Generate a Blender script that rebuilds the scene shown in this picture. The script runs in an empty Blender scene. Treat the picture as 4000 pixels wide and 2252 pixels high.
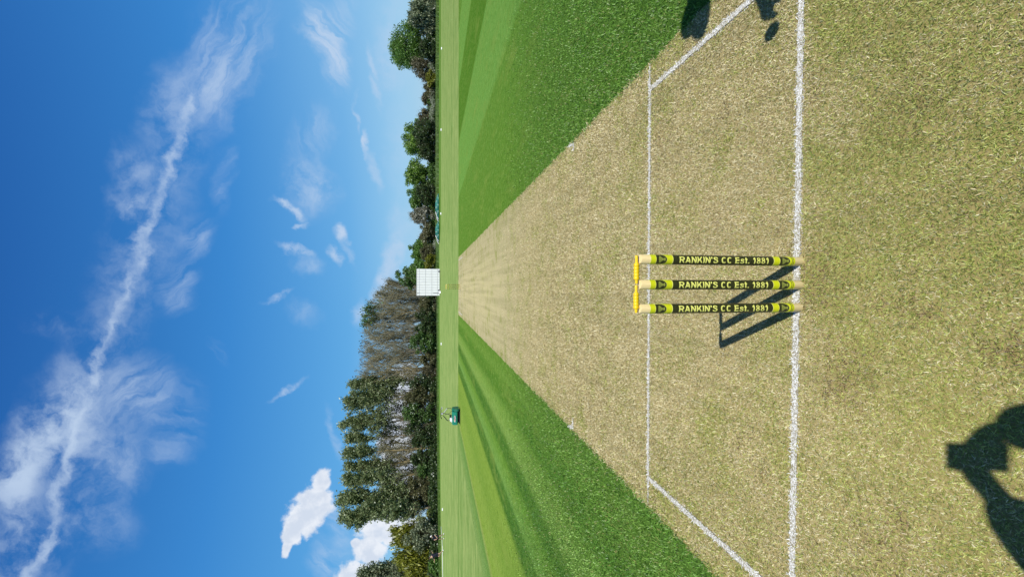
import bpy, bmesh, math, random
import numpy as np
from mathutils import Vector, Matrix

# ------------------------------------------------------------------ camera, world, sun, exposure
S = bpy.context.scene
COL = S.collection
PITCH, YAW, ROLL = 0.185080515, -0.005096, 0.000627634
CAM = Vector((-0.0164, -1.53256, 1.48232)); FPX = 1708.03       # focal length in pixels of the 4000 px wide photo

_F = Vector((math.sin(YAW)*math.cos(PITCH), math.cos(YAW)*math.cos(PITCH), -math.sin(PITCH)))
_R = Vector((math.cos(YAW), -math.sin(YAW), 0)); _U = _R.cross(_F)
_R, _U = (math.cos(ROLL)*_R + math.sin(ROLL)*_U), (-math.sin(ROLL)*_R + math.cos(ROLL)*_U)

def ray(px, py):
    return _F + _R*((2252-py-1126)/FPX) - _U*((px-2000)/FPX)
def ground_at(px, py):
    d = ray(px, py); return CAM + d*(-CAM.z/d.z)
def at(px, py, Y):
    d = ray(px, py); return CAM + d*((Y-CAM.y)/d.y)

cam = bpy.data.objects.new('camera', bpy.data.cameras.new('camera')); COL.objects.link(cam)
cam.matrix_world = Matrix(((-_U.x, _R.x, -_F.x, CAM.x), (-_U.y, _R.y, -_F.y, CAM.y), (-_U.z, _R.z, -_F.z, CAM.z), (0, 0, 0, 1)))
cam.data.sensor_width = 36; cam.data.sensor_fit = 'HORIZONTAL'; cam.data.lens = 36*FPX/4000
cam.data.clip_start = 0.01; cam.data.clip_end = 6000
S.camera = cam
S.view_settings.view_transform = 'Standard'; S.view_settings.look = 'None'
S.view_settings.exposure = 0.0; S.view_settings.gamma = 1.0
S.cycles.max_bounces = 7; S.cycles.diffuse_bounces = 4; S.cycles.glossy_bounces = 2; S.cycles.transmission_bounces = 4; S.cycles.transparent_max_bounces = 4

SUN_EL, SUN_AZ = math.radians(53), math.radians(156)            # azimuth clockwise from +Y
sun_dir = Vector((math.sin(SUN_AZ)*math.cos(SUN_EL), math.cos(SUN_AZ)*math.cos(SUN_EL), math.sin(SUN_EL)))
sl = bpy.data.lights.new('sun', 'SUN'); sl.energy = 4.9; sl.angle = math.radians(0.53); sl.color = (1.0, 0.955, 0.88)
sun = bpy.data.objects.new('sun', sl); COL.objects.link(sun)
sun.rotation_euler = sun_dir.to_track_quat('Z', 'Y').to_euler(); sun.location = (20, -30, 60)

W = bpy.data.worlds.new('World'); S.world = W; W.use_nodes = True
wt = W.node_tree; wt.nodes.clear()

class NT:
    """small helper for node maths"""
    def __init__(s, t): s.t = t
    def n(s, kind, **kw):
        nd = s.t.nodes.new(kind)
        for k, v in kw.items(): setattr(nd, k, v)
        return nd
    def link(s, a, b): s.t.links.new(a, b)
    def put(s, sock, v):
        if isinstance(v, bpy.types.NodeSocket): s.link(v, sock)
        else: sock.default_value = v
    def m(s, op, a, b=0.0, c=0.0, clamp=False):
        nd = s.n('ShaderNodeMath', operation=op, use_clamp=clamp)
        s.put(nd.inputs[0], a); s.put(nd.inputs[1], b); s.put(nd.inputs[2], c); return nd.outputs[0]
    def dot(s, v, k):
        nd = s.n('ShaderNodeVectorMath', operation='DOT_PRODUCT'); s.link(v, nd.inputs[0]); nd.inputs[1].default_value = k; return nd.outputs['Value']
    def ss(s, v, lo, hi, a=0.0, b=1.0):
        nd = s.n('ShaderNodeMapRange', interpolation_type='SMOOTHSTEP'); s.put(nd.inputs[0], v)
        for i, q in zip((1, 2, 3, 4), (lo, hi, a, b)): s.put(nd.inputs[i], q)
        return nd.outputs[0]
    def noise(s, v, scale, detail=4, rough=0.55, dist=0.0, col=False):
        nd = s.n('ShaderNodeTexNoise'); s.link(v, nd.inputs['Vector']); nd.inputs['Scale'].default_value = scale
        nd.inputs['Detail'].default_value = detail; nd.inputs['Roughness'].default_value = rough; nd.inputs['Distortion'].default_value = dist
        return nd.outputs['Color' if col else 'Fac']
    def mapping(s, v, loc=(0, 0, 0), rot=(0, 0, 0), scale=(1, 1, 1), kind='POINT'):
        nd = s.n('ShaderNodeMapping', vector_type=kind); s.link(v, nd.inputs[0])
        nd.inputs[1].default_value = loc; nd.inputs[2].default_value = rot; nd.inputs[3].default_value = scale; return nd.outputs[0]
    def mix(s, f, a, b, mode='MIX'):
        nd = s.n('ShaderNodeMix', data_type='RGBA', blend_type=mode); s.put(nd.inputs[0], f)
        for i, q in ((6, a), (7, b)):
            if isinstance(q, tuple) and len(q) == 3: q = q + (1,)
            s.put(nd.inputs[i], q)
        return nd.outputs[2]
    def ramp(s, f, stops, interp='LINEAR'):
        nd = s.n('ShaderNodeValToRGB'); s.link(f, nd.inputs[0]); cr = nd.color_ramp; cr.interpolation = interp
        while len(cr.elements) < len(stops): cr.elements.new(0.5)
        for e, (p, c) in zip(cr.elements, stops):
            e.position = p; e.color = tuple(c)+(1,) if hasattr(c, '__len__') else (c, c, c, 1)
        return nd.outputs[0]

w = NT(wt)
def ab(x, y):                                # display pixel (2575 wide) -> (x/y, z/y) of the sky direction
    d = ray(x*1.5534, y*1.5534); return np.array([d.x/d.y, d.z/d.y])
tc = w.n('ShaderNodeTexCoord').outputs['Generated']
sp = w.n('ShaderNodeSeparateXYZ'); w.link(tc, sp.inputs[0])
yy = w.m('MAXIMUM', sp.outputs[1], 0.08)
cb = w.n('ShaderNodeCombineXYZ'); w.link(w.m('DIVIDE', sp.outputs[0], yy), cb.inputs[0]); w.link(w.m('DIVIDE', sp.outputs[2], yy), cb.inputs[1])
P0 = cb.outputs[0]
fwd = w.ss(sp.outputs[1], 0.1, 0.3)
# gently warped copy for ragged edges
wn = w.noise(P0, 9, 5, 0.6, col=True)
wsub = w.n('ShaderNodeVectorMath', operation='SUBTRACT'); w.link(wn, wsub.inputs[0]); wsub.inputs[1].default_value = (0.5, 0.5, 0.5)
def warp(amount):
    sc = w.n('ShaderNodeVectorMath', operation='SCALE'); w.link(wsub.outputs[0], sc.inputs[0]); sc.inputs['Scale'].default_value = amount
    ad = w.n('ShaderNodeVectorMath', operation='ADD'); w.link(P0, ad.inputs[0]); w.link(sc.outputs[0], ad.inputs[1]); return ad.outputs[0]
P1, P2 = warp(0.09), warp(0.16)
def streak(ang, along, across, detail=5, src=None, rough=0.6):    # ang: display-space direction of the fibres, degrees (x right, y down)
    a = math.radians(ang); dv = np.array([-math.sin(a), -math.cos(a)])      # display (dx,dy) -> (a,b) = (-dy,-dx)
    rot = math.atan2(dv[1], dv[0])
    v = w.mapping(src or P1, rot=(0, 0, -rot)); v = w.mapping(v, scale=(along, across, 1))
    return w.noise(v, 1.0, detail, rough)
NZ = {'bil': w.noise(P1, 11, 8, 0.62), 'fine': w.noise(P1, 26, 6, 0.65),
      's60': streak(-60, 5, 24), 's45': streak(48, 5, 38), 's20': streak(25, 7, 26), 'h80': streak(80, 3, 22), 'd35': streak(-35, 5, 24)}
def ell(x, y, rx, ry, rot, src):
    a = math.radians(rot); c = ab(x, y); e = 4.0
    ux, uy = math.cos(a), math.sin(a)
    v1 = (ab(x+ux*e, y+uy*e)-ab(x-ux*e, y-uy*e))*(rx/(2*e)); v2 = (ab(x-uy*e, y+ux*e)-ab(x+uy*e, y-ux*e))*(ry/(2*e))
    M = np.linalg.inv(np.array([v1, v2]).T)
    u = w.m('SUBTRACT', w.dot(src, (M[0, 0], M[0, 1], 0)), float(M[0]@c)); v = w.m('SUBTRACT', w.dot(src, (M[1, 0], M[1, 1], 0)), float(M[1]@c))
    return w.m('SQRT', w.m('MULTIPLY_ADD', u, u, w.m('MULTIPLY', v, v)))
WISPS = [  # x, y, rx, ry, rotation, strength, fibre noise, lo, hi
 (555, 165, 110, 195, 12, .68, 's60', .36, .72), (640, 70, 75, 140, 5, .48, 's60', .35, .75), (420, 240, 70, 120, 20, .30, 'bil', .40, .75),
 (320, 420, 60, 90, -25, .42, 'bil', .42, .72), (350, 520, 50, 40, 0, .55, 'bil', .40, .68), (300, 500, 40, 70, 0, .28, 'bil', .42, .72),
 (490, 600, 65, 70, 10, .46, 'd35', .38, .72), (455, 725, 65, 85, 20, .40, 'd35', .40, .72), (555, 450, 35, 110, 10, .25, 'd35', .40, .75),
 (170, 1050, 120, 170, 20, .80, 'bil', .34, .66), (340, 990, 120, 110, -30, .66, 'd35', .35, .70), (60, 1180, 90, 190, 20, .85, 'bil', .35, .64),
 (300, 1150, 120, 120, 20, .46, 'bil', .38, .70), (440, 1050, 90, 130, 10, .30, 's20', .38, .74), (40, 1380, 90, 120, 0, .55, 'bil', .38, .70),
 (250, 1300, 130, 110, 0, .34, 'bil', .40, .74), (140, 810, 110, 45, 20, .22, 'bil', .42, .75), (430, 1140, 70, 30, 20, .22, 's20', .38, .7),
 (815, 110, 50, 150, -24, .85, 's45', .36, .66), (850, 40, 60, 90, 0, .40, 's45', .36, .7), (945, 200, 16, 95, -14, .55, 's45', .33, .66), (905, 290, 9, 60, 0, .45, 'fine', .35, .65),
 (925, 365, 12, 42, 0, .85, 'fine', .25, .6), (942, 430, 18, 65, -10, .45, 's45', .3, .68), (790, 340, 65, 100, 20, .46, 'h80', .38, .72),
 (775, 470, 90, 85, 30, .62, 'bil', .36, .68), (720, 520, 55, 13, 38, .75, 'fine', .3, .62), (750, 562, 28, 10, -15, .55, 'fine', .3, .6),
 (740, 632, 62, 17, 14, .70, 'fine', .30, .64), (770, 665, 60, 32, 20, .42, 'bil', .36, .68), (858, 595, 20, 30, -35, .90, 'fine', .22, .58), (838, 645, 16, 34, -30, .80, 'fine', .28, .6),
 (872, 640, 16, 40, -30, .38, 's45', .3, .7), (985, 645, 26, 90, 10, .62, 'fine', .18, .62), (965, 720, 24, 60, 20, .60, 'fine', .2, .6), (1010, 560, 40, 90, 0, .30, 'fine', .2, .7),
 (695, 748, 62, 13, -22, .55, 'fine', .32, .66), (765, 785, 60, 42, 20, .32, 'bil', .36, .7), (715, 985, 72, 12, -27, .60, 'fine', .30, .66), (540, 880, 40, 26, 40, .28, 's20', .35, .7),
 (905, 790, 22, 45, 15, .50, 'fine', .22, .65), (835, 1090, 18, 90, -14, .42, 's20', .25, .7), (840, 1310, 40, 110, -20, .50, 's20', .3, .7), (815, 1410, 60, 70, -20, .55, 's20', .3, .68), (990, 120, 60, 170, 0, .45, 'fine', .2, .75), (1000, 380, 40, 140, 0, .26, 'fine', .2, .75),
 (1000, 760, 60, 120, 0, .35, 'fine', .2, .7)]
tot = None
for x, y, rx, ry, rot, st, nz, lo, hi in WISPS:
    k = w.ss(ell(x, y, rx, ry, rot, P1), 1.12, 0.15)
    k = w.m('MULTIPLY', w.m('MULTIPLY', k, w.ss(NZ[nz], lo-.05, hi-.01)), min(.95, st*1.05))
    tot = k if tot is None else w.m('SUBTRACT', w.m('ADD', tot, k), w.m('MULTIPLY', tot, k))
# the vapour trail: distance to a wandering line
TR = [(482, 238), (447, 330), (424, 410), (396, 500), (370, 590), (345, 660), (316, 740), (286, 810), (262, 880), (236, 950), (206, 1050), (186, 1130), (163, 1220), (128, 1310), (93, 1400), (60, 1480)]
trd = None
for (p, q) in zip(TR[:-1], TR[1:]):
    A, B = ab(*p), ab(*q); d = B-A; L = float(np.hypot(*d)); t = d/L; nrm = np.array([-t[1], t[0]])
    al = w.m('SUBTRACT', w.dot(P1, (t[0], t[1], 0)), float(t@A)); cl = w.m('MINIMUM', w.m('MAXIMUM', al, 0.0), L); ex = w.m('SUBTRACT', al, cl)
    ac = w.m('SUBTRACT', w.dot(P1, (nrm[0], nrm[1], 0)), float(nrm@A))
    dd = w.m('MULTIPLY_ADD', ac, ac, w.m('MULTIPLY', ex, ex))
    trd = dd if trd is None else w.m('MINIMUM', trd, dd)
trd = w.m('SQRT', trd)
halo = w.m('MULTIPLY', w.m('MULTIPLY', w.ss(trd, .085, .01), w.ss(NZ['bil'], .36, .70)), .32); tot = w.m('SUBTRACT', w.m('ADD', tot, halo), w.m('MULTIPLY', tot, halo))
tn = w.noise(P1, 40, 7, 0.68)
core = w.ss(w.m('MULTIPLY_ADD', tn, -0.031, trd), 0.0015, -0.017)
core = w.m('MULTIPLY', core, w.ss(w.noise(P0, 21, 5, .6), .30, .66, .22, .66))
tot = w.m('SUBTRACT', w.m('ADD', tot, core), w.m('MULTIPLY', tot, core))
# cumulus: thresholded lumps
cn = w.noise(P0, 36, 9, 0.64); cn2 = w.noise(P0, 13, 3, 0.5)
def lump(parts, wob):
    f = None
    for x, y, rx, ry, rot in parts:
        k = w.m('SUBTRACT', 1.0, ell(x, y, rx, ry, rot, P0)); f = k if f is None else w.m('MAXIMUM', f, k)
    return w.m('ADD', w.m('MULTIPLY_ADD', cn, wob, f), w.m('MULTIPLY', cn2, wob*0.6))
c1 = lump([(806, 1212, 26, 40, 20), (790, 1260, 50, 48, 20), (768, 1300, 52, 50, 20), (735, 1335, 28, 44, 15), (722, 1375, 14, 32, 15)], 1.15)
c2 = lump([(985, 1330, 100, 45, 0), (930, 1385, 50, 40, 0), (895, 1365, 16, 16, 0), (900, 1450, 62, 48, 0), (1000, 1180, 55, 130, 0), (1010, 1000, 50, 110, 0), (985, 1110, 40, 60, 0), (960, 1480, 80, 60, 0)], 1.0)
k1 = w.ss(c1, 0.82, 1.20); k2 = w.ss(c2, 0.78, 1.14)
shade1 = w.ss(w.m('ADD', w.m('MULTIPLY', w.noise(P0, 24, 7, .6), 1.2), w.m('MULTIPLY', w.m('MAXIMUM', c1, c2), -0.12)), 0.30, .62, 0.35, 1.0)
cum = w.m('MAXIMUM', k1, k2)

sky = w.n('ShaderNodeTexSky', sky_type='NISHITA', sun_disc=False, sun_elevation=SUN_EL, sun_rotation=SUN_AZ, altitude=50, air_density=1.0, dust_density=0.3, ozone_density=3.0)
hs = w.n('ShaderNodeHueSaturation'); w.link(sky.outputs[0], hs.inputs['Color']); hs.inputs['Saturation'].default_value = 1.25; hs.inputs['Value'].default_value = 1.0
grad = w.ramp(w.m('ABSOLUTE', sp.outputs[2]), [(0, (.36, .62, .86)), (.06, (.24, .55, .85)), (.17, (.105, .40, .79)), (.38, (.044, .258, .67)), (.62, (.019, .132, .45)), (.80, (.010, .050, .17)), (1, (.010, .030, .08))])
gs = w.n('ShaderNodeVectorMath', operation='SCALE'); w.link(grad, gs.inputs[0]); gs.inputs['Scale'].default_value = 10.0
base = w.mix(w.ss(sp.outputs[1], -.25, .25, .25, .86), hs.outputs[0], gs.outputs[0])
haz = w.m('MULTIPLY', w.ss(sp.outputs[0], -.25, .75), w.ss(sp.outputs[2], .42, .02)); base = w.mix(w.m('MULTIPLY', haz, .38), base, (4.6, 6.9, 8.8))
c = w.mix(w.m('MULTIPLY', tot, fwd), base, (5.3, 6.6, 8.5))
cumc = w.mix(shade1, (5.6, 6.5, 8.0), (8.5, 8.9, 9.6))
c = w.mix(w.m('MULTIPLY', w.m('MULTIPLY', cum, fwd), 0.97), c, cumc)
bg = w.n('ShaderNodeBackground'); w.link(c, bg.inputs[0]); bg.inputs[1].default_value = 0.10
wo = w.n('ShaderNodeOutputWorld'); w.link(bg.outputs[0], wo.inputs[0])

# ------------------------------------------------------------------ object helpers
rng = np.random.default_rng(7); random.seed(7)

def tag(o, label=None, cat=None, group=None, kind=None):
    for k, v in (('label', label), ('category', cat), ('group', group), ('kind', kind)):
        if v: o[k] = v
    return o
def empty(name, loc, label, cat, group=None, rz=0):
    o = bpy.data.objects.new(name, None); COL.objects.link(o); o.location = loc; o.rotation_euler.z = rz; o.empty_display_size = 0.1
    return tag(o, label, cat, group)
def link(name, me, mat, parent=None, smooth=False):
    o = bpy.data.objects.new(name, me); COL.objects.link(o)
    if mat and not me.materials: me.materials.append(mat)
    if parent: o.parent = parent
    if smooth:
        me.polygons.foreach_set('use_smooth', [True]*len(me.polygons))
    return o
def pymesh(name, V, F, attrs=None):
    """mesh from numpy arrays with constant face size"""
    me = bpy.data.meshes.new(name); V = np.asarray(V, np.float32); F = np.asarray(F, np.int32); n, k = F.shape
    me.vertices.add(len(V)); me.vertices.foreach_set('co', V.ravel())
    me.loops.add(n*k); me.loops.foreach_set('vertex_index', F.ravel())
    me.polygons.add(n); me.polygons.foreach_set('loop_start', np.arange(0, n*k, k, dtype=np.int32))
    try: me.polygons.foreach_set('loop_total', np.full(n, k, np.int32))
    except Exception: pass
    for an, av in (attrs or {}).items():
        a = me.attributes.new(an, 'FLOAT', 'POINT'); a.data.foreach_set('value', np.asarray(av, np.float32))
    me.update(calc_edges=True); me.validate(); return me

class MB:
    """collects shapes into one bmesh"""
    def __init__(s): s.b = bmesh.new()
    def box(s, c, d, rot=None, bev=0.0):
        r = bmesh.ops.create_cube(s.b, size=1.0); vs = r['verts']
        M = Matrix.Translation(c) @ (rot.to_4x4() if rot else Matrix.Identity(4)) @ Matrix.Diagonal((d[0], d[1], d[2], 1))
        bmesh.ops.transform(s.b, matrix=M, verts=vs)
        if bev: bmesh.ops.bevel(s.b, geom=list({e for v in vs for e in v.link_edges}), offset=bev, segments=2, affect='EDGES', profile=0.6)
        return s
    def tube(s, pts, r, n=10, cap=True):
        pts = [Vector(p) for p in pts]; rs = r if hasattr(r, '__len__') else [r]*len(pts); rings = []
        for i, p in enumerate(pts):
            t = (pts[min(i+1, len(pts)-1)]-pts[max(i-1, 0)]).normalized(); a = t.orthogonal().normalized() if i == 0 else (A - t*A.dot(t)).normalized()
            A = a; b = t.cross(a)
            rings.append([s.b.verts.new(p+(a*math.cos(2*math.pi*k/n)+b*math.sin(2*math.pi*k/n))*rs[i]) for k in range(n)])
        for q, w2 in zip(rings[:-1], rings[1:]):
            for k in range(n): s.b.faces.new((q[k], q[(k+1) % n], w2[(k+1) % n], w2[k]))
        if cap: s.b.faces.new(rings[0][::-1]); s.b.faces.new(rings[-1])
        return s
    def lathe(s, prof, axis_o=(0, 0, 0), axis='Z', n=32, cap=True):
        rings = []; o = Vector(axis_o)
        for r, z in prof:
            ring = []
            for k in range(n):
                ca, sa = math.cos(2*math.pi*k/n)*r, math.sin(2*math.pi*k/n)*r
                ring.append(s.b.verts.new(o + (Vector((ca, sa, z)) if axis == 'Z' else Vector((z, ca, sa)) if axis == 'X' else Vector((sa, z, ca)))))
            rings.append(ring)
        for q, w2 in zip(rings[:-1], rings[1:]):
            for k in range(n): s.b.faces.new((q[k], q[(k+1) % n], w2[(k+1) % n], w2[k]))
        if cap: s.b.faces.new(rings[0][::-1]); s.b.faces.new(rings[-1])
        return s
    def prism(s, poly, x0, x1):
        """polygon in (y, z) extruded along x"""
        a = [s.b.verts.new((x0, y, z)) for y, z in poly]; b = [s.b.verts.new((x1, y, z)) for y, z in poly]
        s.b.faces.new(a[::-1]); s.b.faces.new(b); n = len(poly)
        for i in range(n): s.b.faces.new((a[i], a[(i+1) % n], b[(i+1) % n], b[i]))
        return s
    def done(s, name, mat, parent=None, smooth=False, bevel=0.0):
        bmesh.ops.recalc_face_normals(s.b, faces=s.b.faces[:])
        if bevel: bmesh.ops.bevel(s.b, geom=s.b.edges[:], offset=bevel, segments=2, affect='EDGES', clamp_overlap=True)
        me = bpy.data.meshes.new(name); s.b.to_mesh(me); s.b.free()
        o = link(name, me, mat, parent)
        if smooth:
            for p in me.polygons: p.use_smooth = True
            me.set_sharp_from_angle(angle=math.radians(40))
        return o

def mat(name, color, rough=0.6, metal=0.0, spec=0.3, var=0.12, scale=20.0, bump=0.0, coat=0.0):
    """painted / plain surface with a little mottling in colour and gloss"""
    m = bpy.data.materials.new(name); m.use_nodes = True; t = NT(m.node_tree); b = m.node_tree.nodes['Principled BSDF']
    ob = t.n('ShaderNodeTexCoord').outputs['Object']; nz = t.noise(ob, scale, 5, 0.6)
    k = t.ss(nz, 0.3, 0.7, 1-var, 1+var)
    v = t.n('ShaderNodeVectorMath', operation='SCALE'); v.inputs[0].default_value = color; t.link(k, v.inputs['Scale'])
    t.link(v.outputs[0], b.inputs['Base Color']); t.link(t.ss(nz, .25, .75, max(rough-.1, 0), min(rough+.1, 1)), b.inputs['Roughness'])
    b.inputs['Metallic'].default_value = metal; b.inputs['Specular IOR Level'].default_value = spec; b.inputs['Coat Weight'].default_value = coat
    if bump:
        bp = t.n('ShaderNodeBump'); bp.inputs['Strength'].default_value = bump; bp.inputs['Distance'].default_value = 0.01
        t.link(nz, bp.inputs['Height']); t.link(bp.outputs[0], b.inputs['Normal'])
    return m

# ------------------------------------------------------------------ turf
def turf(name, zone, blades):
    """zone: pitch | square | outfield.  blades: colours single blades (attribute rnd) instead of the sward seen from afar"""
    m = bpy.data.materials.new(name); m.use_nodes = True; nt = m.node_tree; nt.nodes.clear(); t = NT(nt)
    pos = t.n('ShaderNodeNewGeometry').outputs['Position']
    sx = t.n('ShaderNodeSeparateXYZ'); t.link(pos, sx.inputs[0]); X, Y = sx.outputs[0], sx.outputs[1]
    flat = t.mapping(pos, scale=(1, 1, 0.02))
    big = t.noise(flat, 0.7, 4, 0.55); mid = t.noise(flat, 3.2, 5, 0.6); small = t.noise(flat, 14, 5, 0.65)
    if blades: rnd = t.n('ShaderNodeAttribute', attribute_name='rnd').outputs['Fac']
    else: rnd = t.ss(t.noise(flat, 120, 3, 0.75), .25, .75)
    if zone == 'pitch':
        g = t.m('ADD', t.m('ADD', t.ss(Y, 2.2, -.3, 0.04, 0.20), t.ss(Y, .35, -.50, 0, .38)), t.ss(mid, .45, .68, 0.0, .48))
        g = t.m('ADD', g, t.ss(big, .40, .70, -.06, .26))
        edge = t.ss(t.m('ABSOLUTE', X), 1.15, 1.52, 0.0, .12); g = t.m('ADD', g, edge)
        br = t.m('ADD', t.ss(small, .60, .80, 0.0, .26), t.m('MULTIPLY', t.ss(mid, .44, .30, 0.0, .46), t.ss(Y, 1.6, -.2, .20, 1.0)))
        for px_, py_, rad, amt in ((0, -.06, .26, .34), (-.32, -.20, .20, .42), (.55, -.40, .22, .25), (-.9, -.35, .25, .22), (.95, 1.05, .20, .20)):      # earth scuffed up round the stumps and where bowlers land
            dv = t.n('ShaderNodeVectorMath', operation='DISTANCE'); t.link(pos, dv.inputs[0]); dv.inputs[1].default_value = (px_, py_, 0)
            br = t.m('ADD', br, t.m('MULTIPLY', t.ss(t.m('MULTIPLY_ADD', small, .25, dv.outputs['Value']), rad+.12, .10), amt))
        tuft = t.noise(flat, 52, 4, .75)
        lines = t.noise(t.mapping(pos, scale=(7, 0.22, 0.02)), 1.0, 4, 0.6)
        worn = t.m('MULTIPLY', t.ss(t.m('ABSOLUTE', t.m('ADD', X, .15)), 1.5, .1), t.ss(Y, 2.5, 11))
        dry = t.ramp(rnd, [(0, (.33, .265, .115)), (.3, (.61, .525, .26)), (.7, (.79, .70, .405)), (1, (.93, .87, .59))])
        grn = t.ramp(rnd, [(0, (.11, .15, .028)), (.5, (.37, .44, .080)), (1, (.66, .69, .20))])
        soil = t.ramp(rnd, [(0, (.10, .062, .030)), (1, (.30, .20, .11))])
        r2 = t.m('FRACT', t.m('MULTIPLY', rnd, 17.37)) if blades else t.ss(t.noise(flat, 95, 3, .8), .3, .7)
        if not blades: dry = t.mix(1.0, dry, (.56, .56, .57), 'MULTIPLY'); grn = t.mix(1.0, grn, (.52, .52, .52), 'MULTIPLY')
        
        if blades:
            col = t.mix(t.m('LESS_THAN', r2, g), dry, grn); col = t.mix(t.m('GREATER_THAN', r2, t.m('SUBTRACT', 1.0, br)), col, soil)
        else:
            col = t.mix(t.ss(t.m('SUBTRACT', r2, g), .18, -.18), dry, grn); col = t.mix(t.ss(t.m('ADD', r2, br), .85, 1.15), col, soil)
        col = t.mix(t.ss(tuft, .52, .66, 0, .50), col, (.19, .15, .055)); col = t.mix(t.ss(tuft, .47, .34, 0, .40), col, (.90, .82, .52) if blades else (.52, .47, .30))
        col = t.mix(t.ss(lines, .42, .66, 0, .22), col, (.16, .17, .05)); col = t.mix(t.m('MULTIPLY', worn, t.ss(lines, .62, .38, .1, .5)), col, (.50, .44, .23))
    elif zone == 'square':
        wob = t.m('MULTIPLY_ADD', t.noise(t.mapping(pos, scale=(.6, .25, .02)), 1.0, 3, .5), .10, t.m('ADD', X, -.05))
        wob = t.m('MULTIPLY_ADD', small, .10, wob); u = t.m('DIVIDE', t.m('ADD', wob, 10.0-.05), 26.0)
        q = lambda x: (x+10.0)/26.0
        D, M_, L, LY, LB = (.075, .175, .022), (.090, .200, .028), (.125, .270, .052), (.185, .280, .042), (.092, .185, .060)
        st = [(q(-8.4), (.19, .28, .09)), (q(-7.7), (.14, .24, .066)), (q(-7.25), (.10, .205, .05)), (q(-7.08), (.26, .30, .085)), (q(-6.9), LY), (q(-6.3), (.200, .290, .050)), (q(-5.6), (.150, .245, .036)), (q(-4.66), LY), (q(-4.5), (.036, .108, .015)), (q(-4.1), (.046, .130, .022)), (q(-4.0), (.140, .265, .060)),
              (q(-3.55), (.105, .215, .028)), (q(-3.38), (.034, .110, .016)), (q(-3.12), (.044, .125, .018)), (q(-2.95), (.180, .290, .065)), (q(-2.55), (.135, .245, .042)), (q(-2.35), (.060, .150, .018)), (q(-2.05), (.070, .165, .020)), (q(-1.9), (.115, .215, .034)), (q(-1.5), (.080, .175, .021)),
              (q(4.66), M_), (q(4.76), L), (q(7.5), L), (q(7.66), (.055, .15, .014)), (q(10.45), (.060, .16, .016)), (q(10.55), L), (q(13.4), L), (q(13.6), M_)]
        st2 = st[:20]+[(q(1.5), (.085, .182, .022))]+st[20:]
        # two ramps, as one holds 32 stops at most
        col = t.ramp(u, st2)
        col = t.mix(t.ss(mid, .40, .70, 0, .30), col, (.11, .20, .020)); col = t.mix(t.ss(small, .45, .75, 0, .22), col, (.034, .10, .010))
        strk = t.noise(t.mapping(pos, scale=(12, .7, .02)), 1.0, 4, .6); col = t.mix(t.ss(strk, .45, .75, 0, .30), col, (.13, .20, .03))
        k = t.ss(rnd, 0, 1, .95, 2.7) if blades else t.ss(rnd, 0, 1, .68, 1.32); v = t.n('ShaderNodeVectorMath', operation='SCALE'); t.link(col, v.inputs[0]); t.link(k, v.inputs['Scale']); col = v.outputs[0]
        gr = t.noise(t.mapping(pos, scale=(9, 6, .02)), 1.0, 8, .82); gr2 = t.noise(t.mapping(pos, scale=(2.0, .5, .02)), 1.0, 5, .7)      # clumps and clippings left by the mower
        col = t.mix(t.ss(gr, .50, .66, 0, .55), col, (.030, .085, .010)); col = t.mix(t.ss(gr, .50, .36, 0, .45), col, (.24, .33, .09)); col = t.mix(t.ss(gr2, .50, .72, 0, .40), col, (.20, .26, .055))
        tuft = t.noise(flat, 44, 4, .75); col = t.mix(t.ss(tuft, .50, .66, 0, .50), col, (.026, .080, .010)); col = t.mix(t.ss(tuft, .46, .34, 0, .30), col, (.22, .34, .08))
        if blades:
            r2 = t.m('FRACT', t.m('MULTIPLY', rnd, 13.7)); col = t.mix(t.m('LESS_THAN', r2, .07), col, (.30, .33, .09))
    else:
        n4 = t.noise(t.mapping(pos, scale=(2.2, 4.5, .02)), 1.0, 4, .75)
        n1 = t.noise(t.mapping(pos, scale=(.05, .9, .02)), 1.0, 5, .62); n2 = t.noise(t.mapping(pos, scale=(.6, 2.2, .02)), 1.0, 4, .65); n3 = t.noise(flat, 9, 4, .7)
        n1 = t.m('ADD', t.m('MULTIPLY', n1, .55), t.m('MULTIPLY', t.noise(t.mapping(pos, scale=(.22, 3.2, .02)), 1.0, 4, .7), .45))
        col = t.ramp(n1, [(.30, (.16, .25, .062)), (.45, (.235, .32, .10)), (.54, (.36, .40, .15)), (.68, (.18, .27, .075))])
        col = t.mix(t.ss(n2, .45, .72, 0, .55), col, (.105, .20, .040)); col = t.mix(t.ss(n3, .48, .75, 0, .75), col, (.36, .38, .15))
        col = t.mix(t.ss(big, .45, .65, 0, .35), col, (.12, .22, .05)); col = t.mix(t.ss(n4, .50, .72, 0, .55), col, (.085, .165, .035)); col = t.mix(1.0, col, (.76, .86, .76), 'MULTIPLY')
        far = t.m('MAXIMUM', t.ss(t.m('SUBTRACT', Y, t.m('MULTIPLY', t.m('MINIMUM', X, 0.0), .30)), 69, 71.5), t.m('MULTIPLY', t.ss(Y, 60, 62.5), t.ss(X, 6.0, 9.0)))
        rough_g = t.ramp(t.noise(flat, 1.3, 5, .7), [(.3, (.055, .13, .018)), (.6, (.12, .22, .04)), (.8, (.19, .27, .06))])
        col = t.mix(far, col, rough_g)
        if blades:
            k = t.ss(rnd, 0, 1, .45, 1.6); v = t.n('ShaderNodeVectorMath', operation='SCALE'); t.link(col, v.inputs[0]); t.link(k, v.inputs['Scale']); col = v.outputs[0]
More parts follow.
